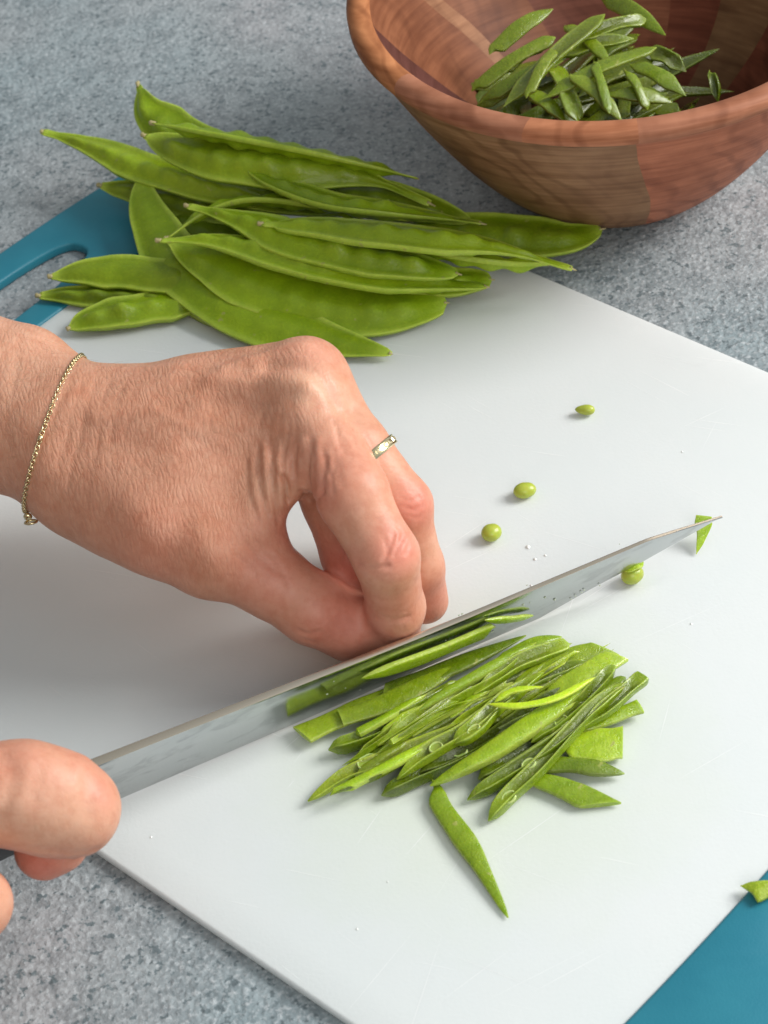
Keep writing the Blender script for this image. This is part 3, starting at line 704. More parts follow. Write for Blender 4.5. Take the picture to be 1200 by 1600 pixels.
S('thin slice hidden low at the left of the pile', [(520, 1215, 2), (600, 1180, 2), (720, 1130, 3)], 5, 1.8, e0=.2, e1=.2, tint=.8, hue=.3, seed=35)
rnd = random.Random(77)
WH = ['at its left end', 'left of its middle', 'in the middle', 'right of its middle', 'at its right end']
seen_l = {}
for i in range(46):
    u, v = rnd.random(), rnd.random()
    cx_p = 560 + 370 * u; cy_p = 1165 - 95 * u + (v - .5) * (110 - 30 * abs(u - .5))
    ln = rnd.uniform(55, 105); an = radians(rnd.uniform(24, 40)); zz = rnd.uniform(4.2, 8.0)
    aa = (cx_p - ln * cos(an), cy_p + ln * sin(an), zz - rnd.uniform(0.5, 3)); bb2 = (cx_p + ln * cos(an), cy_p - ln * sin(an), zz - rnd.uniform(0, 2))
    if bb2[0] > 965 or aa[0] < 515: continue
    if aa[1] > 1320 - aa[0] * 0.12 or bb2[1] < 1010: continue
    mm = (cx_p + rnd.uniform(-5, 5), cy_p + rnd.uniform(-6, 6), zz)
    kd = rnd.choice(['cut', 'cut', 'skin']); tn_ = rnd.uniform(.7, 1.3); b0_ = rnd.choice([.02, .02, .3])
    lab = ('long' if ln > 80 else 'short') + (' pale' if tn_ > 1.1 else ' dark' if tn_ < .85 else ' mid green') + (' hollow' if kd == 'cut' else ' flat') + ' slice, ' + ('blunt' if b0_ < .1 else 'pointed') + ' below, atop the pile ' + WH[min(4, int(u * 5))] + (', blade side' if v < .5 else ', near side')
    if lab in seen_l or any(abs(cx_p - rx) < 26 and abs(cy_p - ry) < 22 for rx, ry in ((623, 1157), (576, 1191), (681, 1168), (719, 1175), (740, 1140), (877, 1127), (843, 1150), (826, 1194))): continue
    seen_l[lab] = 1
    S(lab, [aa, mm, bb2], rnd.uniform(1.9, 3.3), rnd.uniform(1.2, 2.6), kd, e0=b0_, e1=rnd.choice([.02, .1, .35]), sh0=rnd.choice([-3, 0, 3]), sh1=rnd.choice([-3, 3]), tint=tn_ ** .8, hue=rnd.uniform(0, .7), tilt=rnd.uniform(-35, 35), seed=200 + i, pw=.8,
      group='sliced pods piled in front of the knife')
# slices clinging to the blade and bits away from the pile
w_ = [on_blade(565, 1060, 0.002), on_blade(660, 1028, 0.0025), on_blade(768, 983, 0.002)]
S('slice clinging flat to the blade above the pile', None, 5.4, 2.2, 'skin', e0=.22, e1=.03, sh1=1.5, tint=1.25, hue=.25, world=w_, normal=KF, seed=41, group='slices stuck on the knife')
w_ = [on_blade(757, 969, 0.0015), on_blade(795, 968, 0.002), on_blade(834, 962, 0.0015)]
S('small thin slice clinging to the blade nearest the board', None, 2.6, 1.4, 'skin', e0=.3, e1=.3, tint=1.25, hue=.1, world=w_, normal=KF, seed=42, group='slices stuck on the knife')
w_ = [P(1100, 806, .0075), P(1097, 835, .004), P(1088, 866, .0008)]
S('triangular scrap of pod caught on the knife tip', None, 5.0, 1.0, 'skin', e0=0, e1=.8, tint=1.1, hue=.3, world=w_, normal=(0.2, -0.5, 0.8), seed=43, group='slices stuck on the knife', pw=.9)
w_ = [P(1157, 1384, .0022), P(1180, 1387, .003), P(1206, 1400, .0022)]
S('yellow green triangular scrap on the teal handle edge', None, 6.5, 1.6, 'skin', e0=.75, e1=0, sh1=2, tint=1.1, hue=.9, world=w_, seed=44, group='scraps lying away from the pile', pw=.9)

# ------------------------------------------------------------------ loose peas
def pea(label, px, py, a, b, c, rot, teardrop=0.0):
    r = c * 0.001
    p = P(px, py, r * 0.9)
    V, Fc = [], []; n1, n2 = 14, 20
    for i in range(n1 + 1):
        th = pi * i / n1
        for k in range(n2):
            q = 2 * pi * k / n2
            x = cos(th); rr = sin(th) * (1 - teardrop * 0.5 * (x + 1) / 2)
            dim = 1 - 0.05 * math.exp(-((x - 0.3) / 0.15) ** 2)
            V.append((a * 0.001 * x, b * 0.001 * rr * cos(q) * dim, c * 0.001 * rr * sin(q) * dim))
    Fc = [(i * n2 + k, (i + 1) * n2 + k, (i + 1) * n2 + (k + 1) % n2, i * n2 + (k + 1) % n2) for i in range(n1) for k in range(n2)]
    root = empty('loose_pea', (p[0], p[1], 0.0))
    root.rotation_euler = (0, 0, radians(rot))
    V = np.array(V) + [0, 0, r]
    mesh_obj('pea_body', V, Fc, M_pea, root)
    g2 = [(-a * 0.00100, 0, r), ]
    VV = []; 
    for i in range(5):
        for k in range(8):
            q = 2 * pi * k / 8; rr = (0.45 - 0.10 * i) * 0.001
            VV.append((-a * 0.00096 - i * 0.00005, rr * cos(q), r + rr * sin(q)))
    FF = [(i * 8 + k, i * 8 + (k + 1) % 8, (i + 1) * 8 + (k + 1) % 8, (i + 1) * 8 + k) for i in range(4) for k in range(8)] + [tuple(range(32, 40))]
    mesh_obj('pea_stalk_scar', np.array(VV) * [1, .7, 1] - [0, 0, 0], FF, M_ring_pea, root)
    tag(root, label, 'pea', 'loose young peas on the board')
    return root
pea('yellowish teardrop pea, farthest of the loose peas', 914, 641, 3.1, 2.1, 2.0, 165, 0.8)
pea('oval green pea in the middle of the three loose peas', 820, 767, 3.5, 2.7, 2.3, 5)
pea('round green pea nearest the fingers', 768, 833, 3.1, 2.9, 2.5, 20)
hp = pea('split yellow pea with a flap of skin beside the blade', 988, 899, 3.4, 2.9, 2.8, 20)
w_ = np.array([P(976, 893, .0056), P(992, 884, .0066), P(1005, 877, .0052)])
S('flap of pale skin resting on the split pea beside the blade', None, 3.0, 0.8, 'skin', e0=.3, e1=.3, tint=1.5, hue=.5, world=w_, seed=51, group='scraps lying away from the pile')
# ------------------------------------------------------------------ tiny drops and crumbs
rnd = random.Random(12)
V, Fc = [], []
spots = [(825, 855, .7), (836, 874, .5), (852, 868, .4), (830, 915, .4), (1066, 706, .35), (1080, 975, .35), (558, 1452, .35), (236, 1308, .35)]
spots += [(rnd.uniform(400, 1150), rnd.uniform(600, 1560), rnd.uniform(.15, .32)) for _ in range(3)]
for (px, py, r) in spots:
    p = P(px, py, 0.0); r *= 0.001; b0 = len(V)
    for i in range(4):
        for k in range(8):
            q = 2 * pi * k / 8; e = i / 3 * pi / 2
            V.append(p + np.array([r * cos(e) * cos(q), r * 1.2 * cos(e) * sin(q), r * 0.7 * sin(e) + 0.00003]))
    Fc += [(b0 + i * 8 + k, b0 + i * 8 + (k + 1) % 8, b0 + (i + 1) * 8 + (k + 1) % 8, b0 + (i + 1) * 8 + k) for i in range(3) for k in range(8)]
mw, n_, b_ = mat('wet_crumb'); b_.inputs['Base Color'].default_value = (0.85, 0.87, 0.84, 1); b_.inputs['Roughness'].default_value = 0.12; b_.inputs['Coat Weight'].default_value = 0.6
cr_ = mesh_obj('juice_droplets', V, Fc, mw)
tag(cr_, 'tiny white droplets and crumbs scattered over the cutting board', kind='stuff')

# ------------------------------------------------------------------ slices in the bowl
BL = 'small green pod slice buried among many others inside the wooden bowl'
def in_bowl(px, py, z): return P(px, py, z)
rnd = random.Random(31)
BLS = ['slice leaning on the left bowl wall, apart from the top of the heap', 'long slice rising from the left edge of the bowl heap', 'slice beside the long one at the left of the bowl heap', 'longest broad slice crossing the top of the bowl heap', 'long slice crossing the bowl heap towards the right wall',
       'low slice at the lower left of the bowl heap', 'slice at the far top right of the bowl heap, resting against the wall', 'slice across the upper middle of the bowl heap', 'slice pointing steeply down to the front rim of the bowl', 'broad upright slice at the front middle of the bowl heap',
       'slice at the right side of the bowl heap sloping down', 'tiny slice standing alone against the right inner bowl wall', 'thin slice standing among the long ones at the left of the bowl heap', 'slice sloping to the front rim at the left of the bowl heap', 'thin pointed slice at the front right of the bowl heap',
       'short slice low at the right edge of the bowl heap', 'thin upright slice over the front middle of the bowl heap', 'slice sloping down behind the long crossing slice in the bowl', 'slice lying flat at the front right of the bowl heap', 'slice towards the upper right in the bowl heap under the steep one', 'slice low against the left bowl wall under the leaning one']
hand_placed = [((770, 82, 46), (864, 14, 52), 5.5), ((742, 140, 44), (868, 58, 54), 5), ((752, 160, 44), (880, 95, 54), 5), ((790, 165, 50), (945, 22, 58), 6.0), ((850, 152, 52), (1026, 74, 56), 5.5),
               ((745, 172, 38), (842, 118, 46), 5), ((935, -5, 50), (1040, 55, 50), 5.5), ((870, 90, 50), (990, 60, 52), 5), ((896, 118, 56), (972, 190, 48), 4.5),
               ((868, 105, 52), (902, 190, 48), 6.5), ((985, 100, 48), (1072, 150, 44), 5), ((1110, 112, 44), (1122, 160, 38), 3), ((825, 150, 54), (868, 78, 58), 3.5),
               ((812, 138, 50), (885, 190, 46), 5), ((978, 110, 54), (1012, 172, 48), 3), ((1010, 80, 44), (1072, 112, 40), 5), ((928, 100, 57), (952, 178, 52), 3), ((885, 40, 52), (960, 108, 50), 4),
               ((940, 150, 50), (1050, 160, 46), 5), ((900, 65, 54), (1010, 30, 52), 4.5), ((780, 120, 46), (850, 70, 50), 4)]
k = 0
for a, b, ww in hand_placed:
    wa, wb = P(a[0], a[1], a[2] * 0.001), P(b[0], b[1], b[2] * 0.001)
    mid = (wa + wb) / 2 + np.array([0, 0, 0.002])
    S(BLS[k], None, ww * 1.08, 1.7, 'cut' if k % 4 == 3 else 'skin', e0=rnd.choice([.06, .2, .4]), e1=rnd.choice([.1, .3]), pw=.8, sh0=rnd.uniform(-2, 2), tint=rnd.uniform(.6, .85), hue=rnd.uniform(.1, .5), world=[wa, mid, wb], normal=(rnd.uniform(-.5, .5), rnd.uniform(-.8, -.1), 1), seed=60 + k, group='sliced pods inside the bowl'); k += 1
bc = P(905, 100, 0.044); bc[2] = 0
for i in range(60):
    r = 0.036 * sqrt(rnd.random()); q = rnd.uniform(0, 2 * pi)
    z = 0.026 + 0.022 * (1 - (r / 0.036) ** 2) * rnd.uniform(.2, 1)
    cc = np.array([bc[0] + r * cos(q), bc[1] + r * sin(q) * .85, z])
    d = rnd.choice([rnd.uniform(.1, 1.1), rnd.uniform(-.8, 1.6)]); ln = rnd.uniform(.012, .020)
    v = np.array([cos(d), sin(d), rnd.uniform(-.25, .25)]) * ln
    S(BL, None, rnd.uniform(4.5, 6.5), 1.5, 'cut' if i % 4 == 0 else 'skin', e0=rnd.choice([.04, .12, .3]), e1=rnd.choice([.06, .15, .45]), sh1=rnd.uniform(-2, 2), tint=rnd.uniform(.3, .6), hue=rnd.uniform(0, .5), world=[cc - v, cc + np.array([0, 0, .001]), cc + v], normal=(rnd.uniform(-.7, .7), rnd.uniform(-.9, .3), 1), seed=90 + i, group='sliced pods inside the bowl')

# ------------------------------------------------------------------ hands (one smooth skin surface from blended bones)
def smin(a, b, k):
    h = np.clip(0.5 + 0.5 * (b - a) / k, 0, 1)
    return b + (a - b) * h - k * h * (1 - h)
def cone(p, a, b, r1, r2):
    pa = p - a; ba = b - a
    h = np.clip((pa @ ba) / (ba @ ba), 0, 1)
    d = pa - h[..., None] * ba
    return np.sqrt((d * d).sum(-1)) - (r1 + (r2 - r1) * h)
def chain(p, pts, rs, k):
    d = None
    for i in range(len(pts) - 1):
        q = cone(p, pts[i], pts[i + 1], rs[i], rs[i + 1])
        d = q if d is None else smin(d, q, k)
    return d
def J(*l):
    """joints (px,py,z mm,r mm)"""
    return [PM(a, b, c).astype(np.float32) for a, b, c, _ in l], [r * 0.001 for *_, r in l]
def surface_nets(vol, org, h):
    nx, ny, nz = vol.shape
    s = vol < 0
    cs = np.zeros((nx - 1, ny - 1, nz - 1), np.uint8)
    for dx in (0, 1):
        for dy in (0, 1):
            for dz in (0, 1): cs += s[dx:nx - 1 + dx, dy:ny - 1 + dy, dz:nz - 1 + dz]
    act = (cs > 0) & (cs < 8)
    idx = -np.ones(act.shape, np.int64); ii = np.argwhere(act); idx[act] = np.arange(len(ii))
    acc = np.zeros((len(ii), 3)); cnt = np.zeros(len(ii))
    corners = [(a, b, c) for a in (0, 1) for b in (0, 1) for c in (0, 1)]
    for A in corners:
        for ax in range(3):
            if A[ax]: continue
            Bc = list(A); Bc[ax] = 1
            va = vol[ii[:, 0] + A[0], ii[:, 1] + A[1], ii[:, 2] + A[2]]; vb = vol[ii[:, 0] + Bc[0], ii[:, 1] + Bc[1], ii[:, 2] + Bc[2]]
            mk = (va < 0) != (vb < 0)
            t = np.where(mk, va / np.where(mk, va - vb, 1), 0)
            pt = np.tile(np.array(A, float), (len(ii), 1)); pt[:, ax] += t
            acc[mk] += pt[mk]; cnt[mk] += 1
    V = (ii + acc / cnt[:, None]) * h + org
    Q = []
    for ax in range(3):
        sl0 = [slice(None)] * 3; sl1 = [slice(None)] * 3
        sl0[ax] = slice(0, -1); sl1[ax] = slice(1, None)
        a0, a1 = s[tuple(sl0)], s[tuple(sl1)]
        e = np.argwhere(a0 != a1)
        b1, b2 = (ax + 1) % 3, (ax + 2) % 3
        e = e[(e[:, b1] > 0) & (e[:, b2] > 0) & (e[:, b1] < vol.shape[b1] - 1) & (e[:, b2] < vol.shape[b2] - 1)]
        flip = a0[e[:, 0], e[:, 1], e[:, 2]]
        def c_(o1, o2):
            q = e.copy(); q[:, b1] += o1; q[:, b2] += o2
            return idx[q[:, 0], q[:, 1], q[:, 2]]
        q = np.stack([c_(-1, -1), c_(0, -1), c_(0, 0), c_(-1, 0)], 1)
        q[~flip] = q[~flip][:, ::-1]
        Q.append(q)
    return V, np.vstack(Q)
def skin_mesh(sdf, lo, hi, h):
    n = np.ceil((np.array(hi) - lo) / h).astype(int) + 1
    BS = 12
    nb = (n + BS - 1) // BS; n = nb * BS
    vol = np.empty(tuple(n), np.float32)
    cc = [(lo[i] + (np.arange(nb[i]) + 0.5) * BS * h - 0.5 * h).astype(np.float32) for i in range(3)]
    cv = sdf(np.stack(np.meshgrid(*cc, indexing='ij'), -1))
    lim = BS * h * 0.87 + 0.006
    vol.reshape(nb[0], BS, nb[1], BS, nb[2], BS)[:] = cv[:, None, :, None, :, None]
    near = np.argwhere(np.abs(cv) < lim)
    off = np.stack(np.meshgrid(*[np.arange(BS)] * 3, indexing='ij'), -1).astype(np.float32)
    vv = vol.reshape(nb[0], BS, nb[1], BS, nb[2], BS)
    for k0 in range(0, len(near), 200):
        bl = near[k0:k0 + 200]
        pts = (bl[:, None, None, None, :] * BS + off[None]) * h + np.array(lo)
        r_ = sdf(pts.astype(np.float32))
        for bi, rr_ in zip(bl, r_): vv[bi[0], :, bi[1], :, bi[2], :] = rr_
    V, Q = surface_nets(vol, np.array(lo), h)
    e = 0.0002
    for _ in range(3):
        G, d = grad(sdf, V, e); V = V - np.clip(d, -h, h)[:, None] * G
    return V, Q
def grad(sdf, V, e=0.0002):
    d = sdf(V); G = np.stack([(sdf(V + np.eye(3)[i] * e) - sdf(V - np.eye(3)[i] * e)) for i in range(3)], 1)
    G /= np.maximum(np.linalg.norm(G, axis=1), 1e-9)[:, None]
    return G, d
def trace(sdf, px, py):
    d = nrm(ray(px, py)); t = 0.45
    for _ in range(160):
        v = float(sdf((CAM + d * t)[None])[0])
        if v < 0.00005: return CAM + d * t
        t += v * 0.8
        if t > 1.2: return None
    return CAM + d * t
def seg_dist(V, a, b):
    ba = b - a; h = np.clip(((V - a) @ ba) / max(ba @ ba, 1e-12), 0, 1)
    return np.linalg.norm(V - a - h[:, None] * ba, axis=1), h
def groove_disp(V, sdf, lines):
    D = np.zeros(len(V))
    for pts, wd, dp in lines:
        T3 = [trace(sdf, *p) for p in pts]
        T3 = [p for p in T3 if p is not None]
        dm = np.full(len(V), 9.0)
        for a, b in zip(T3[:-1], T3[1:]):
            if np.linalg.norm(a - b) > 0.03: continue
            dd, _ = seg_dist(V, a, b); dm = np.minimum(dm, dd)
        D -= dp * 0.001 * np.exp(-(dm / (wd * 0.001)) ** 2)
    return D
def blob_attr(V, sdf, blobs):
    A = np.zeros(len(V))
    for px, py, r, amt in blobs:
        p = trace(sdf, px, py)
        if p is None: continue
        A = np.maximum(A, amt * np.exp(-(np.linalg.norm(V - p, axis=1) / (r * 0.001)) ** 2))
    return A

# ---- left hand
idx_j = J((478, 636, 63, 11.0), (549, 773, 56, 9.4), (603, 868, 45, 8.7), (620, 950, 24, 7.7), (618, 1000, 9, 7.0))
snd_j = J((486, 590, 64, 9.3), (557, 699, 56, 8.7), (630, 790, 43, 7.9), (651, 885, 24, 7.2), (664, 940, 10, 6.8))
mid_j = J((512, 690, 48, 8.8), (517, 780, 39, 8.5), (550, 870, 24, 7.9), (590, 945, 9, 7.0))
pnk_j = J((455, 600, 52, 8.8), (518, 722, 36, 7.2), (585, 790, 20, 6.8), (608, 850, 9, 6.0))
thb_j = J((135, 760, 42, 14.5), (250, 822, 40, 13.8), (338, 867, 35, 12.0), (420, 904, 29, 10.2), (490, 950, 22, 9.6), (545, 978, 15, 8.7), (580, 988, 11, 7.6))
mc_j = [J((112, 700, 50, 13.5), (478, 636, 63, 11.0)), J((115, 665, 53, 12.5), (486, 598, 63, 10.0)), J((128, 652, 50, 11.5), (330, 634, 55, 10.6), (440, 602, 57, 9.6)),
        J((180, 670, 38, 13), (400, 655, 42, 12)), J((150, 735, 44, 14), (300, 745, 48, 13), (410, 735, 50, 10.5)),
        J((200, 782, 42, 13), (330, 795, 42, 12))]
web_j = J((345, 842, 40, 9.0), (402, 820, 44, 6.0), (424, 780, 49, 5.2), (455, 742, 54, 7.8))
web2_j = J((390, 858, 34, 7.2), (415, 842, 38, 4.6))
fore_j = [J((100, 654, 53, 12.6), (40, 600, 54, 14.5), (-60, 575, 56, 16), (-420, 400, 72, 22)), J((82, 715, 48, 12.5), (0, 682, 50, 14.6), (-90, 645, 53, 16.5), (-420, 475, 68, 23))]
knob_j = [J((478, 626, 67, 8.6), (470, 630, 67, 8.6)), J((484, 579, 67, 8.0), (477, 581, 67, 8.0)), J((20, 580, 57, 12.0), (-30, 570, 57, 13))]
def left_sdf(p):
    p = np.asarray(p, np.float32)
    palm = None
    for j in mc_j:
        q = chain(p, *j, 0.008); palm = q if palm is None else smin(palm, q, 0.012)
    for j in fore_j:
        palm = smin(palm, chain(p, *j, 0.006), 0.012)
    th = chain(p, *thb_j, 0.004)
    palm = smin(palm, th, 0.010)
    palm = smin(palm, chain(p, *web_j, 0.003), 0.008)
    palm = smin(palm, chain(p, *web2_j, 0.002), 0.005)
    f = chain(p, *idx_j, 0.003)
    f = smin(f, chain(p, *snd_j, 0.003), 0.0012)
    f = smin(f, chain(p, *mid_j, 0.003), 0.0012)
    f = smin(f, chain(p, *pnk_j, 0.003), 0.0012)
    d = smin(palm, f, 0.004)
    for j in knob_j: d = smin(d, chain(p, *j, 0.003), 0.006)
    return d
def right_sdf(p):
    p = np.asarray(p, np.float32)
    a = chain(p, *J((-330, 1235, 58, 17), (-110, 1240, 54, 12.4), (40, 1240, 50, 11.8), (100, 1254, 46, 11.0), (126, 1266, 44, 9.0)), 0.006)
    a = smin(a, chain(p, *J((20, 1246, 46, 11.8), (106, 1268, 42, 9.8)), 0.004), 0.006)
    b = chain(p, *J((118, 1294, 34, 5.8), (94, 1312, 31, 7.2), (66, 1330, 28, 7.1)), 0.003)
    d = smin(a, b, 0.0016)
    c = chain(p, *J((-330, 1330, 52, 15), (-160, 1390, 46, 11), (-42, 1408, 38, 9.2), (-90, 1450, 26, 8)), 0.003)
    d = smin(d, c, 0.002)
    c = chain(p, *J((-330, 1400, 46, 14), (-200, 1470, 40, 10), (-110, 1500, 32, 8.5), (-160, 1530, 22, 8)), 0.003)
    d = smin(d, c, 0.002)
    c = chain(p, *J((-360, 1300, 52, 20), (-520, 1300, 58, 22), (-700, 1290, 66, 19), (-1100, 1240, 90, 26)), 0.01)
    d = smin(d, c, 0.012)
    c = chain(p, *J((-400, 1400, 46, 17), (-560, 1360, 54, 20)), 0.01)
    return smin(d, c, 0.012)

person = empty('person', P(-300, 700, 0.0))
tag(person, 'cook with two bare hands reaching in from the left, slicing pods', 'person')
H_VOX = 0.0007
# bounds
lo = np.array([-0.30, -0.105, -0.0]); 
V, Q = skin_mesh(left_sdf, np.array([-0.262, -0.115, -0.001]), np.array([0.050, 0.115, 0.125]), H_VOX)
print('left hand verts', len(V), 'z range', V[:, 2].min(), V[:, 2].max(), V[:, 0].min())
GR_L = [  # crease lines: pixel path, width mm, depth mm (negative = raised)
    ([(441, 745), (448, 765), (451, 785)], .8, 1.6), ([(472, 772), (484, 784), (496, 782), (502, 768)], .8, .8),
    ([(420, 690), (428, 730), (426, 775), (436, 815)], .8, 0.5), ([(404, 700), (408, 760), (417, 805)], .8, 0.4), ([(385, 720), (390, 770), (402, 812)], .8, 0.3),
    ([(434, 690), (438, 740), (441, 790)], 1.2, -0.7), ([(413, 695), (417, 745), (425, 795)], 1.1, -0.5), ([(396, 720), (399, 770), (409, 805)], 1.1, -0.35),
    ([(462, 700), (458, 722), (460, 745)], .8, .55), ([(485, 700), (479, 730), (482, 765)], .8, .55), ([(473, 690), (469, 730), (472, 765)], 1.3, -0.55),
    ([(497, 690), (494, 740), (497, 778)], 1.2, -0.45), ([(509, 715), (505, 745), (505, 775)], .7, .35), ([(522, 720), (519, 745), (520, 770)], .7, .25),
    ([(452, 690), (449, 715), (450, 738)], 1.1, -0.5),
    ([(445, 700), (442, 722), (443, 740)], .6, .4), ([(556, 880), (580, 887), (606, 884)], .7, 0.6), ([(596, 960), (612, 966), (640, 962)], .6, .3),
    ([(602, 848), (607, 862), (600, 876)], .55, .4), ([(616, 832), (612, 850), (605, 866)], .55, .35), ([(630, 836), (623, 854), (616, 868)], .55, .38), ([(638, 822), (631, 844)], .55, .3), ([(622, 822), (632, 832)], .5, .25), ([(598, 838), (606, 846)], .5, .2), ([(640, 850), (634, 866)], .55, .3),
    ([(592, 966), (612, 971), (635, 965)], 0.7, 0.3), ([(626, 778), (640, 783), (656, 776)], .5, .22), ([(634, 792), (648, 798), (662, 790)], .5, .25), ([(642, 808), (654, 810), (664, 805)], .5, .2), ([(640, 762), (650, 774)], .5, .15), ([(650, 766), (660, 784)], .5, .15),
    ([(468, 985), (483, 991), (498, 986)], 0.7, 0.5), ([(476, 998), (490, 1001)], .6, .3),
    ([(330, 592), (400, 600), (478, 603)], 2.8, -0.9), ([(345, 672), (410, 662), (465, 642)], 3.2, -0.5), ([(350, 578), (420, 556), (475, 541)], 2.6, -0.8),
    ([(340, 632), (400, 628), (450, 620)], 4, 0.9), ([(420, 575), (470, 573), (505, 595), (530, 640)], 2.4, 0.9), ([(300, 575), (380, 578)], 3, .5),
    ([(260, 600), (200, 620), (150, 640)], 3, -.5), ([(180, 700), (260, 690), (340, 690)], 6, .6), ([(200, 800), (280, 840), (330, 860)], 6, -.5),
    ([(385, 850), (412, 878), (440, 898)], .8, .3), ([(370, 868), (400, 898)], .8, .25), ([(432, 880), (445, 898), (450, 915)], 0.7, .3), ([(398, 845), (425, 868)], 0.7, .3),
    ([(110, 600), (85, 650), (62, 700), (50, 760)], 1.2, .3), ([(150, 600), (125, 680), (105, 760)], .9, .25), ([(130, 600), (105, 680), (90, 730)], .9, .2), ([(170, 600), (150, 700), (135, 790)], .9, .22),
    ([(150, 655), (230, 640), (320, 618), (380, 612)], 2.0, -.4), ([(190, 730), (280, 705), (380, 690)], 1.8, -.28), ([(240, 640), (300, 668), (360, 700)], 1.5, -.22), ([(170, 575), (280, 572), (350, 575)], 1.8, -.3),
    ([(190, 610), (172, 690)], .8, .2), ([(30, 530), (22, 600), (15, 700)], 1.1, .2), ([(215, 600), (195, 680)], .8, .15),
]
_rg = random.Random(8)
for _i in range(34):      # short fine wrinkles fanning out above the web between thumb and index finger
    _t = _rg.random(); _x = 395 + 150 * _t; _y = 640 + 90 * _rg.random(); _l = _rg.uniform(20, 55)
    _a = radians(100 - 25 * _t + _rg.uniform(-8, 8))
    GR_L.append(([(_x, _y), (_x + _l * .5 * cos(_a) + _rg.uniform(-2, 2), _y + _l * .5 * sin(_a)), (_x + _l * cos(_a), _y + _l * sin(_a))], .6, _rg.uniform(.12, .3)))
GR_R = [([(134, 1218), (139, 1245), (137, 1272)], 1.8, 0.4), ([(2, 1180), (14, 1215), (8, 1255), (2, 1280)], 1.6, .6), ([(-8, 1175), (4, 1215), (-2, 1260)], 1.3, -.4), ([(22, 1190), (30, 1215), (26, 1240)], 1.2, .3), ([(55, 1215), (48, 1235), (54, 1250)], 1.0, .35), ([(60, 1200), (66, 1212), (62, 1230)], .8, .25), ([(95, 1335), (110, 1342), (135, 1336)], .8, .35), ([(60, 1340), (90, 1345), (120, 1338)], .8, .3), ([(150, 1326), (100, 1330), (50, 1326)], 0.8, 0.5)]
def finish_hand(name, V, Q, sdf, grooves, reds, fings, pales, mt, label):
    G, _ = grad(sdf, V)
    D = groove_disp(V, sdf, grooves)
    r2 = np.random.RandomState(3)
    for _ in range(26):   # soft undulation of flesh
        kk = r2.normal(size=3) * 130; D += 0.00008 * np.sin(V @ kk + r2.uniform(0, 6))
    V2 = V + G * D[:, None]
    red = blob_attr(V, sdf, reds); fg = blob_attr(V, sdf, fings); pl = blob_attr(V, sdf, pales)
    o = mesh_obj(name, local(V2, person), Q, mt, person, attrs={'red': red, 'finger': np.clip(fg * 1.3, 0, 1), 'pale': pl, 'lines': (1 - 0.72 * np.clip(fg * 1.3, 0, 1)) if name == 'left_hand' else np.full(len(V), 0.5)})
    o['label'] = label
    return o
fe = Vector((idx_j[0][2] - idx_j[0][0]).tolist()).normalized().rotation_difference(Vector((1, 0, 0))).to_euler()
M_skinL = make_skin('skin_left', [((0, 0, radians(-5)), (760, 200, 200)), (tuple(fe), (640, 260, 260))])
M_skinR = make_skin('skin_right', [((0, 0, 0.01), (420, 300, 300)), ((0, 0, radians(10)), (420, 300, 300))])
finish_hand('left_hand', V, Q, left_sdf, GR_L,
    [(625, 855, 9, .6), (655, 790, 8, .65), (520, 720, 14, .35), (500, 770, 10, .45), (430, 900, 14, .4), (540, 970, 16, .6), (620, 950, 12, .35), (448, 830, 8, .5), (560, 880, 6, .35), (690, 930, 10, .35), (535, 890, 12, .7), (240, 870, 14, .2), (490, 545, 7, .35)],
    [(540, 740, 16, 1), (590, 820, 16, 1), (620, 900, 16, 1), (640, 800, 18, 1), (680, 900, 16, 1), (470, 940, 16, 1), (540, 980, 16, 1), (560, 640, 12, .8)],
    [(482, 606, 6, .75), (440, 600, 5, .3), (485, 545, 6, .35), (20, 560, 28, .35), (520, 650, 14, .3), (443, 770, 3, .5), (415, 760, 6, .3)], M_skinL, 'left hand with bent fingers holding pods beside the blade')
V, Q = skin_mesh(right_sdf, np.array([-0.335, -0.19, -0.001]), np.array([-0.07, -0.02, 0.125]), 0.0012)
print('right hand verts', len(V), V[:, 2].min(), V[:, 2].max(), V[:, 0].min())
finish_hand('right_hand', V, Q, right_sdf, GR_R, [(160, 1238, 6, .6), (60, 1350, 12, .8), (20, 1190, 10, .35), (140, 1200, 12, .3), (80, 1220, 8, .3), (110, 1340, 9, .5)], [(100, 1240, 30, .4)],
    [(90, 1295, 16, .6), (20, 1285, 16, .5)], M_skinR, 'right hand gripping the knife handle, bent finger in front')

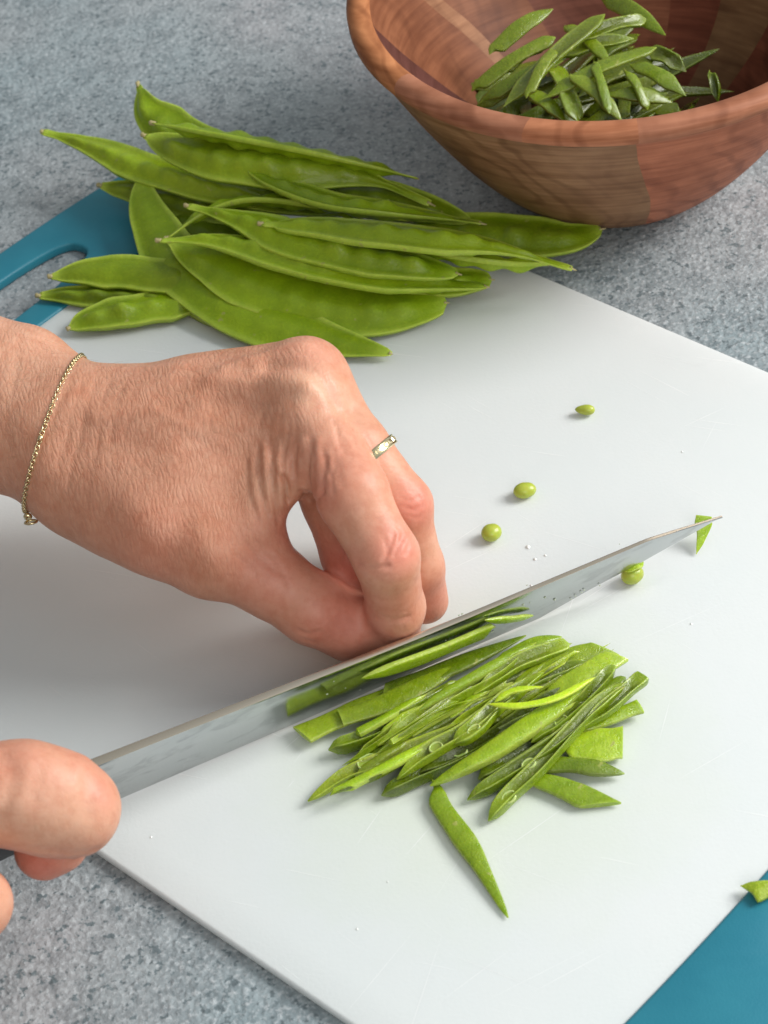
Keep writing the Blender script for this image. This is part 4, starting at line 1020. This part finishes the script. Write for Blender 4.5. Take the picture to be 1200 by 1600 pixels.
# ------------------------------------------------------------------ ring and bracelet
M_gold = make_metal('pale_gold', (0.78, 0.66, 0.40), 0.22)
def band():
    a, b = snd_j[0][0].astype(float), snd_j[0][1].astype(float)
    ax0 = nrm(b - a)
    p = trace(left_sdf, 593, 703)
    t = (p - a) @ ax0; c = a + ax0 * t
    bb, cc = snd_j[0][1].astype(float), snd_j[0][2].astype(float)
    if t > np.linalg.norm(b - a):
        ax0 = nrm(cc - bb); c = bb + ax0 * ((p - bb) @ ax0)
    r = np.linalg.norm(p - c) + 0.0001
    s1 = nrm(np.cross(ax0, [0, 0, 1])); s2 = np.cross(ax0, s1)
    root = empty('finger_ring', c)
    tag(root, 'narrow pale gold ring on the finger behind the index finger', 'ring')
    V, Fc = [], []; n = 64
    sec = [(-1.35, 0.1), (-1.35, 0.9), (-1.1, 1.15), (-0.8, 1.0), (0.8, 1.0), (1.1, 1.15), (1.35, 0.9), (1.35, 0.1), (0, -0.3)]
    for i in range(n):
        q = 2 * pi * i / n; o = s1 * cos(q) + s2 * sin(q)
        for l, h in sec: V.append(c + o * (r + h * 0.001 * 0.75) + ax0 * l * 0.001)
    m = len(sec)
    Fc = [(i * m + k, i * m + (k + 1) % m, ((i + 1) % n) * m + (k + 1) % m, ((i + 1) % n) * m + k) for i in range(n) for k in range(m)]
    o = mesh_obj('ring_band', local(V, root), Fc, M_gold, root); o.data.set_sharp_from_angle(angle=radians(25))
    # small carved facets set in the band
    VV, FF = [], []
    for j in range(26):
        q0 = 2 * pi * (j + .12) / 26; q1 = 2 * pi * (j + .88) / 26; b0 = len(VV)
        for q, l in ((q0, -.6), (q1, -.6), (q1, .6), (q0, .6)):
            od = s1 * cos(q) + s2 * sin(q); VV.append(c + od * (r + 0.00076) + ax0 * l * 0.001)
        for q, l in ((q0, -.6), (q1, -.6), (q1, .6), (q0, .6)):
            qm = (q0 + q1) / 2 + (q - (q0 + q1) / 2) * 0.5; od = s1 * cos(qm) + s2 * sin(qm); VV.append(c + od * (r + 0.00102) + ax0 * l * 0.0005)
        FF += [(b0 + k, b0 + (k + 1) % 4, b0 + 4 + (k + 1) % 4, b0 + 4 + k) for k in range(4)] + [(b0 + 4, b0 + 5, b0 + 6, b0 + 7)]
    mesh_obj('ring_facets', local(VV, root), FF, M_gold, root, smooth=False)
band()
def bracelet():
    A, B_, Cc = trace(left_sdf, 116, 566), trace(left_sdf, 66, 650), trace(left_sdf, 38, 790)
    n_ = nrm(np.cross(B_ - A, Cc - A)); n2_ = nrm(np.cross(A - CAM, Cc - A)); n2_ = n2_ * (1 if n2_ @ n_ > 0 else -1); n_ = nrm(n_ * 0.5 + n2_ * 0.5)
    axis_c = (PM(88, 625, 54) + PM(62, 712, 49)) / 2
    c = axis_c - n_ * ((axis_c - A) @ n_)
    s1 = nrm(A - c - n_ * ((A - c) @ n_)); s2 = np.cross(n_, s1)
    path = []
    for i in range(150):
        q = 2 * pi * i / 150; d = s1 * cos(q) + s2 * sin(q)
        lo_, hi_ = 0.002, 0.06
        for _ in range(24):
            m_ = (lo_ + hi_) / 2
            if float(left_sdf((c + d * m_)[None])[0]) < 0: lo_ = m_
            else: hi_ = m_
        path.append(c + d * (lo_ + 0.0005))
    path = np.array(path)
    root = empty('chain_bracelet', (c[0], c[1], path[:, 2].min()))
    tag(root, 'thin gold chain bracelet around the left wrist', 'bracelet')
    # links: small flattened rings, alternating
    V, Fc = [], []
    seg = np.r_[0, np.cumsum(np.linalg.norm(np.diff(np.vstack([path, path[:1]]), axis=0), axis=1))]
    nl = int(seg[-1] / 0.00105)
    PP = np.vstack([path, path[:1]])
    for j in range(nl):
        s = seg[-1] * j / nl; p = np.array([np.interp(s, seg, PP[:, k]) for k in range(3)])
        p2 = np.array([np.interp((s + 0.0006) % seg[-1], seg, PP[:, k]) for k in range(3)]); t = nrm(p2 - p)
        o = nrm(p - c); o = nrm(o - (o @ t) * t); bt = np.cross(t, o)
        u, v = (t, bt) if j % 2 else (t, nrm(o + bt * 0.6))
        wn = np.cross(u, v); b0 = len(V)
        for i in range(8):
            q = 2 * pi * i / 8; cd = u * cos(q) * 0.00078 + v * sin(q) * 0.00066; od = nrm(cd)
            for k in range(4):
                r = 2 * pi * k / 4; V.append(p + cd + (od * cos(r) + wn * sin(r)) * 0.00020)
        Fc += [(b0 + i * 4 + k, b0 + i * 4 + (k + 1) % 4, b0 + ((i + 1) % 8) * 4 + (k + 1) % 4, b0 + ((i + 1) % 8) * 4 + k) for i in range(8) for k in range(4)]
    ch = mesh_obj('chain_links', local(V, root), Fc, M_gold, root); ch['kind'] = 'stuff'
    # bead and clasp
    def ball(nm, p, r, sq=(1, 1, 1)):
        VV = []; 
        for i in range(9):
            th = pi * i / 8
            for k in range(12):
                q = 2 * pi * k / 12; VV.append(p + r * np.array([sin(th) * cos(q) * sq[0], sin(th) * sin(q) * sq[1], cos(th) * sq[2]]))
        FF = [(i * 12 + k, i * 12 + (k + 1) % 12, (i + 1) * 12 + (k + 1) % 12, (i + 1) * 12 + k) for i in range(8) for k in range(12)]
        mesh_obj(nm, local(VV, root), FF, M_gold, root)
    pix = [(600 + FPX * ((p_ - CAM) @ R_) / ((p_ - CAM) @ F_), 800 - FPX * ((p_ - CAM) @ U_) / ((p_ - CAM) @ F_)) for p_ in path]
    front = [i_ for i_ in range(len(path)) if (path[i_] - c) @ (CAM - c) > 0]
    bi_ = min(front, key=lambda i_: abs(pix[i_][1] - 686)); ball('bead', path[bi_] + nrm(path[bi_] - c) * 0.0003, 0.0011, (.8, 1, .8))
    li_ = max(range(len(path)), key=lambda i_: pix[i_][1]); lowp = path[li_]
    ball('clasp', lowp + np.array([0.0005, -0.0016, -0.0005]), 0.0013, (1, .7, 1))
    VV, FF = [], []; cp = PM(41, 805, 38) if lowp is None else lowp + np.array([0.0012, -0.003, -0.0015])
    for i in range(14):
        q = 2 * pi * i / 14
        for k in range(6):
            r = 2 * pi * k / 6; VV.append(cp + np.array([cos(q) * (0.0017 + 0.0004 * cos(r)), sin(q) * (0.0013 + 0.0004 * cos(r)), 0.0004 * sin(r) - 0.0006 * sin(q)]))
    FF = [(i * 6 + k, i * 6 + (k + 1) % 6, ((i + 1) % 14) * 6 + (k + 1) % 6, ((i + 1) % 14) * 6 + k) for i in range(14) for k in range(6)]
    mesh_obj('clasp_ring', local(VV, root), FF, M_gold, root)
bracelet()

# ------------------------------------------------------------------ fine hairs of the left forearm, droplets on the blade
def hairs():
    r = random.Random(21); V, Fc = [], []
    for i in range(110):
        if i < 120: px, py = r.uniform(5, 210), r.uniform(520, 760)
        else: px, py = r.uniform(0, 110), r.uniform(505, 575)
        p = trace(left_sdf, px, py)
        if p is None or p[2] < 0.02: continue
        G, _ = grad(left_sdf, p[None]); nn = G[0]
        d = nrm(np.array([1, -0.35 + r.uniform(-.4, .4), 0])); d = nrm(d - (d @ nn) * nn)
        L = r.uniform(.003, .006); side = np.cross(nn, d); b0 = len(V)
        for j in range(4):
            u = j / 3; c = p + d * L * u + nn * L * (0.28 * u - 0.16 * u * u) + side * L * 0.15 * u * u
            w_ = 0.000022 * (1 - 0.8 * u)
            for k in range(3):
                q = 2 * pi * k / 3; V.append(c + (side * cos(q) + nn * sin(q)) * w_)
        Fc += [(b0 + j * 3 + k, b0 + j * 3 + (k + 1) % 3, b0 + j * 3 + 3 + (k + 1) % 3, b0 + j * 3 + 3 + k) for j in range(3) for k in range(3)]
    o = mesh_obj('arm_hair', local(V, person), Fc, plain('hair_brown', (0.42, 0.26, 0.14), 0.4), person); o['kind'] = 'stuff'
hairs()
def drops():
    r = random.Random(9); V, Fc = [], []
    for i in range(26):
        s_ = r.uniform(.05, .15); u_ = r.uniform(.004, .026); rad = r.uniform(.00018, .0005)
        hsu = 0.0009 * (1 - u_ / 0.04) * 0 + 0.0004
        p = EDGE0 + KE * s_ + KU * u_ + KF * (0.0003 + 0.00075 * u_ / 0.03); b0 = len(V)
        for i2 in range(4):
            for k in range(8):
                q = 2 * pi * k / 8; e = i2 / 3 * pi / 2
                V.append(p + (KE * cos(q) + KU * sin(q)) * rad * cos(e) + KF * rad * .5 * sin(e))
        Fc += [(b0 + i2 * 8 + k, b0 + i2 * 8 + (k + 1) % 8, b0 + (i2 + 1) * 8 + (k + 1) % 8, b0 + (i2 + 1) * 8 + k) for i2 in range(3) for k in range(8)]
    m, n, b = mat('juice_drop'); b.inputs['Base Color'].default_value = (0.5, 0.56, 0.42, 1); b.inputs['Roughness'].default_value = 0.05; b.inputs['Coat Weight'].default_value = 1
    o = mesh_obj('blade_droplets', V, Fc, m); tag(o, 'tiny juice droplets on the knife blade above the pile', kind='stuff')
drops()
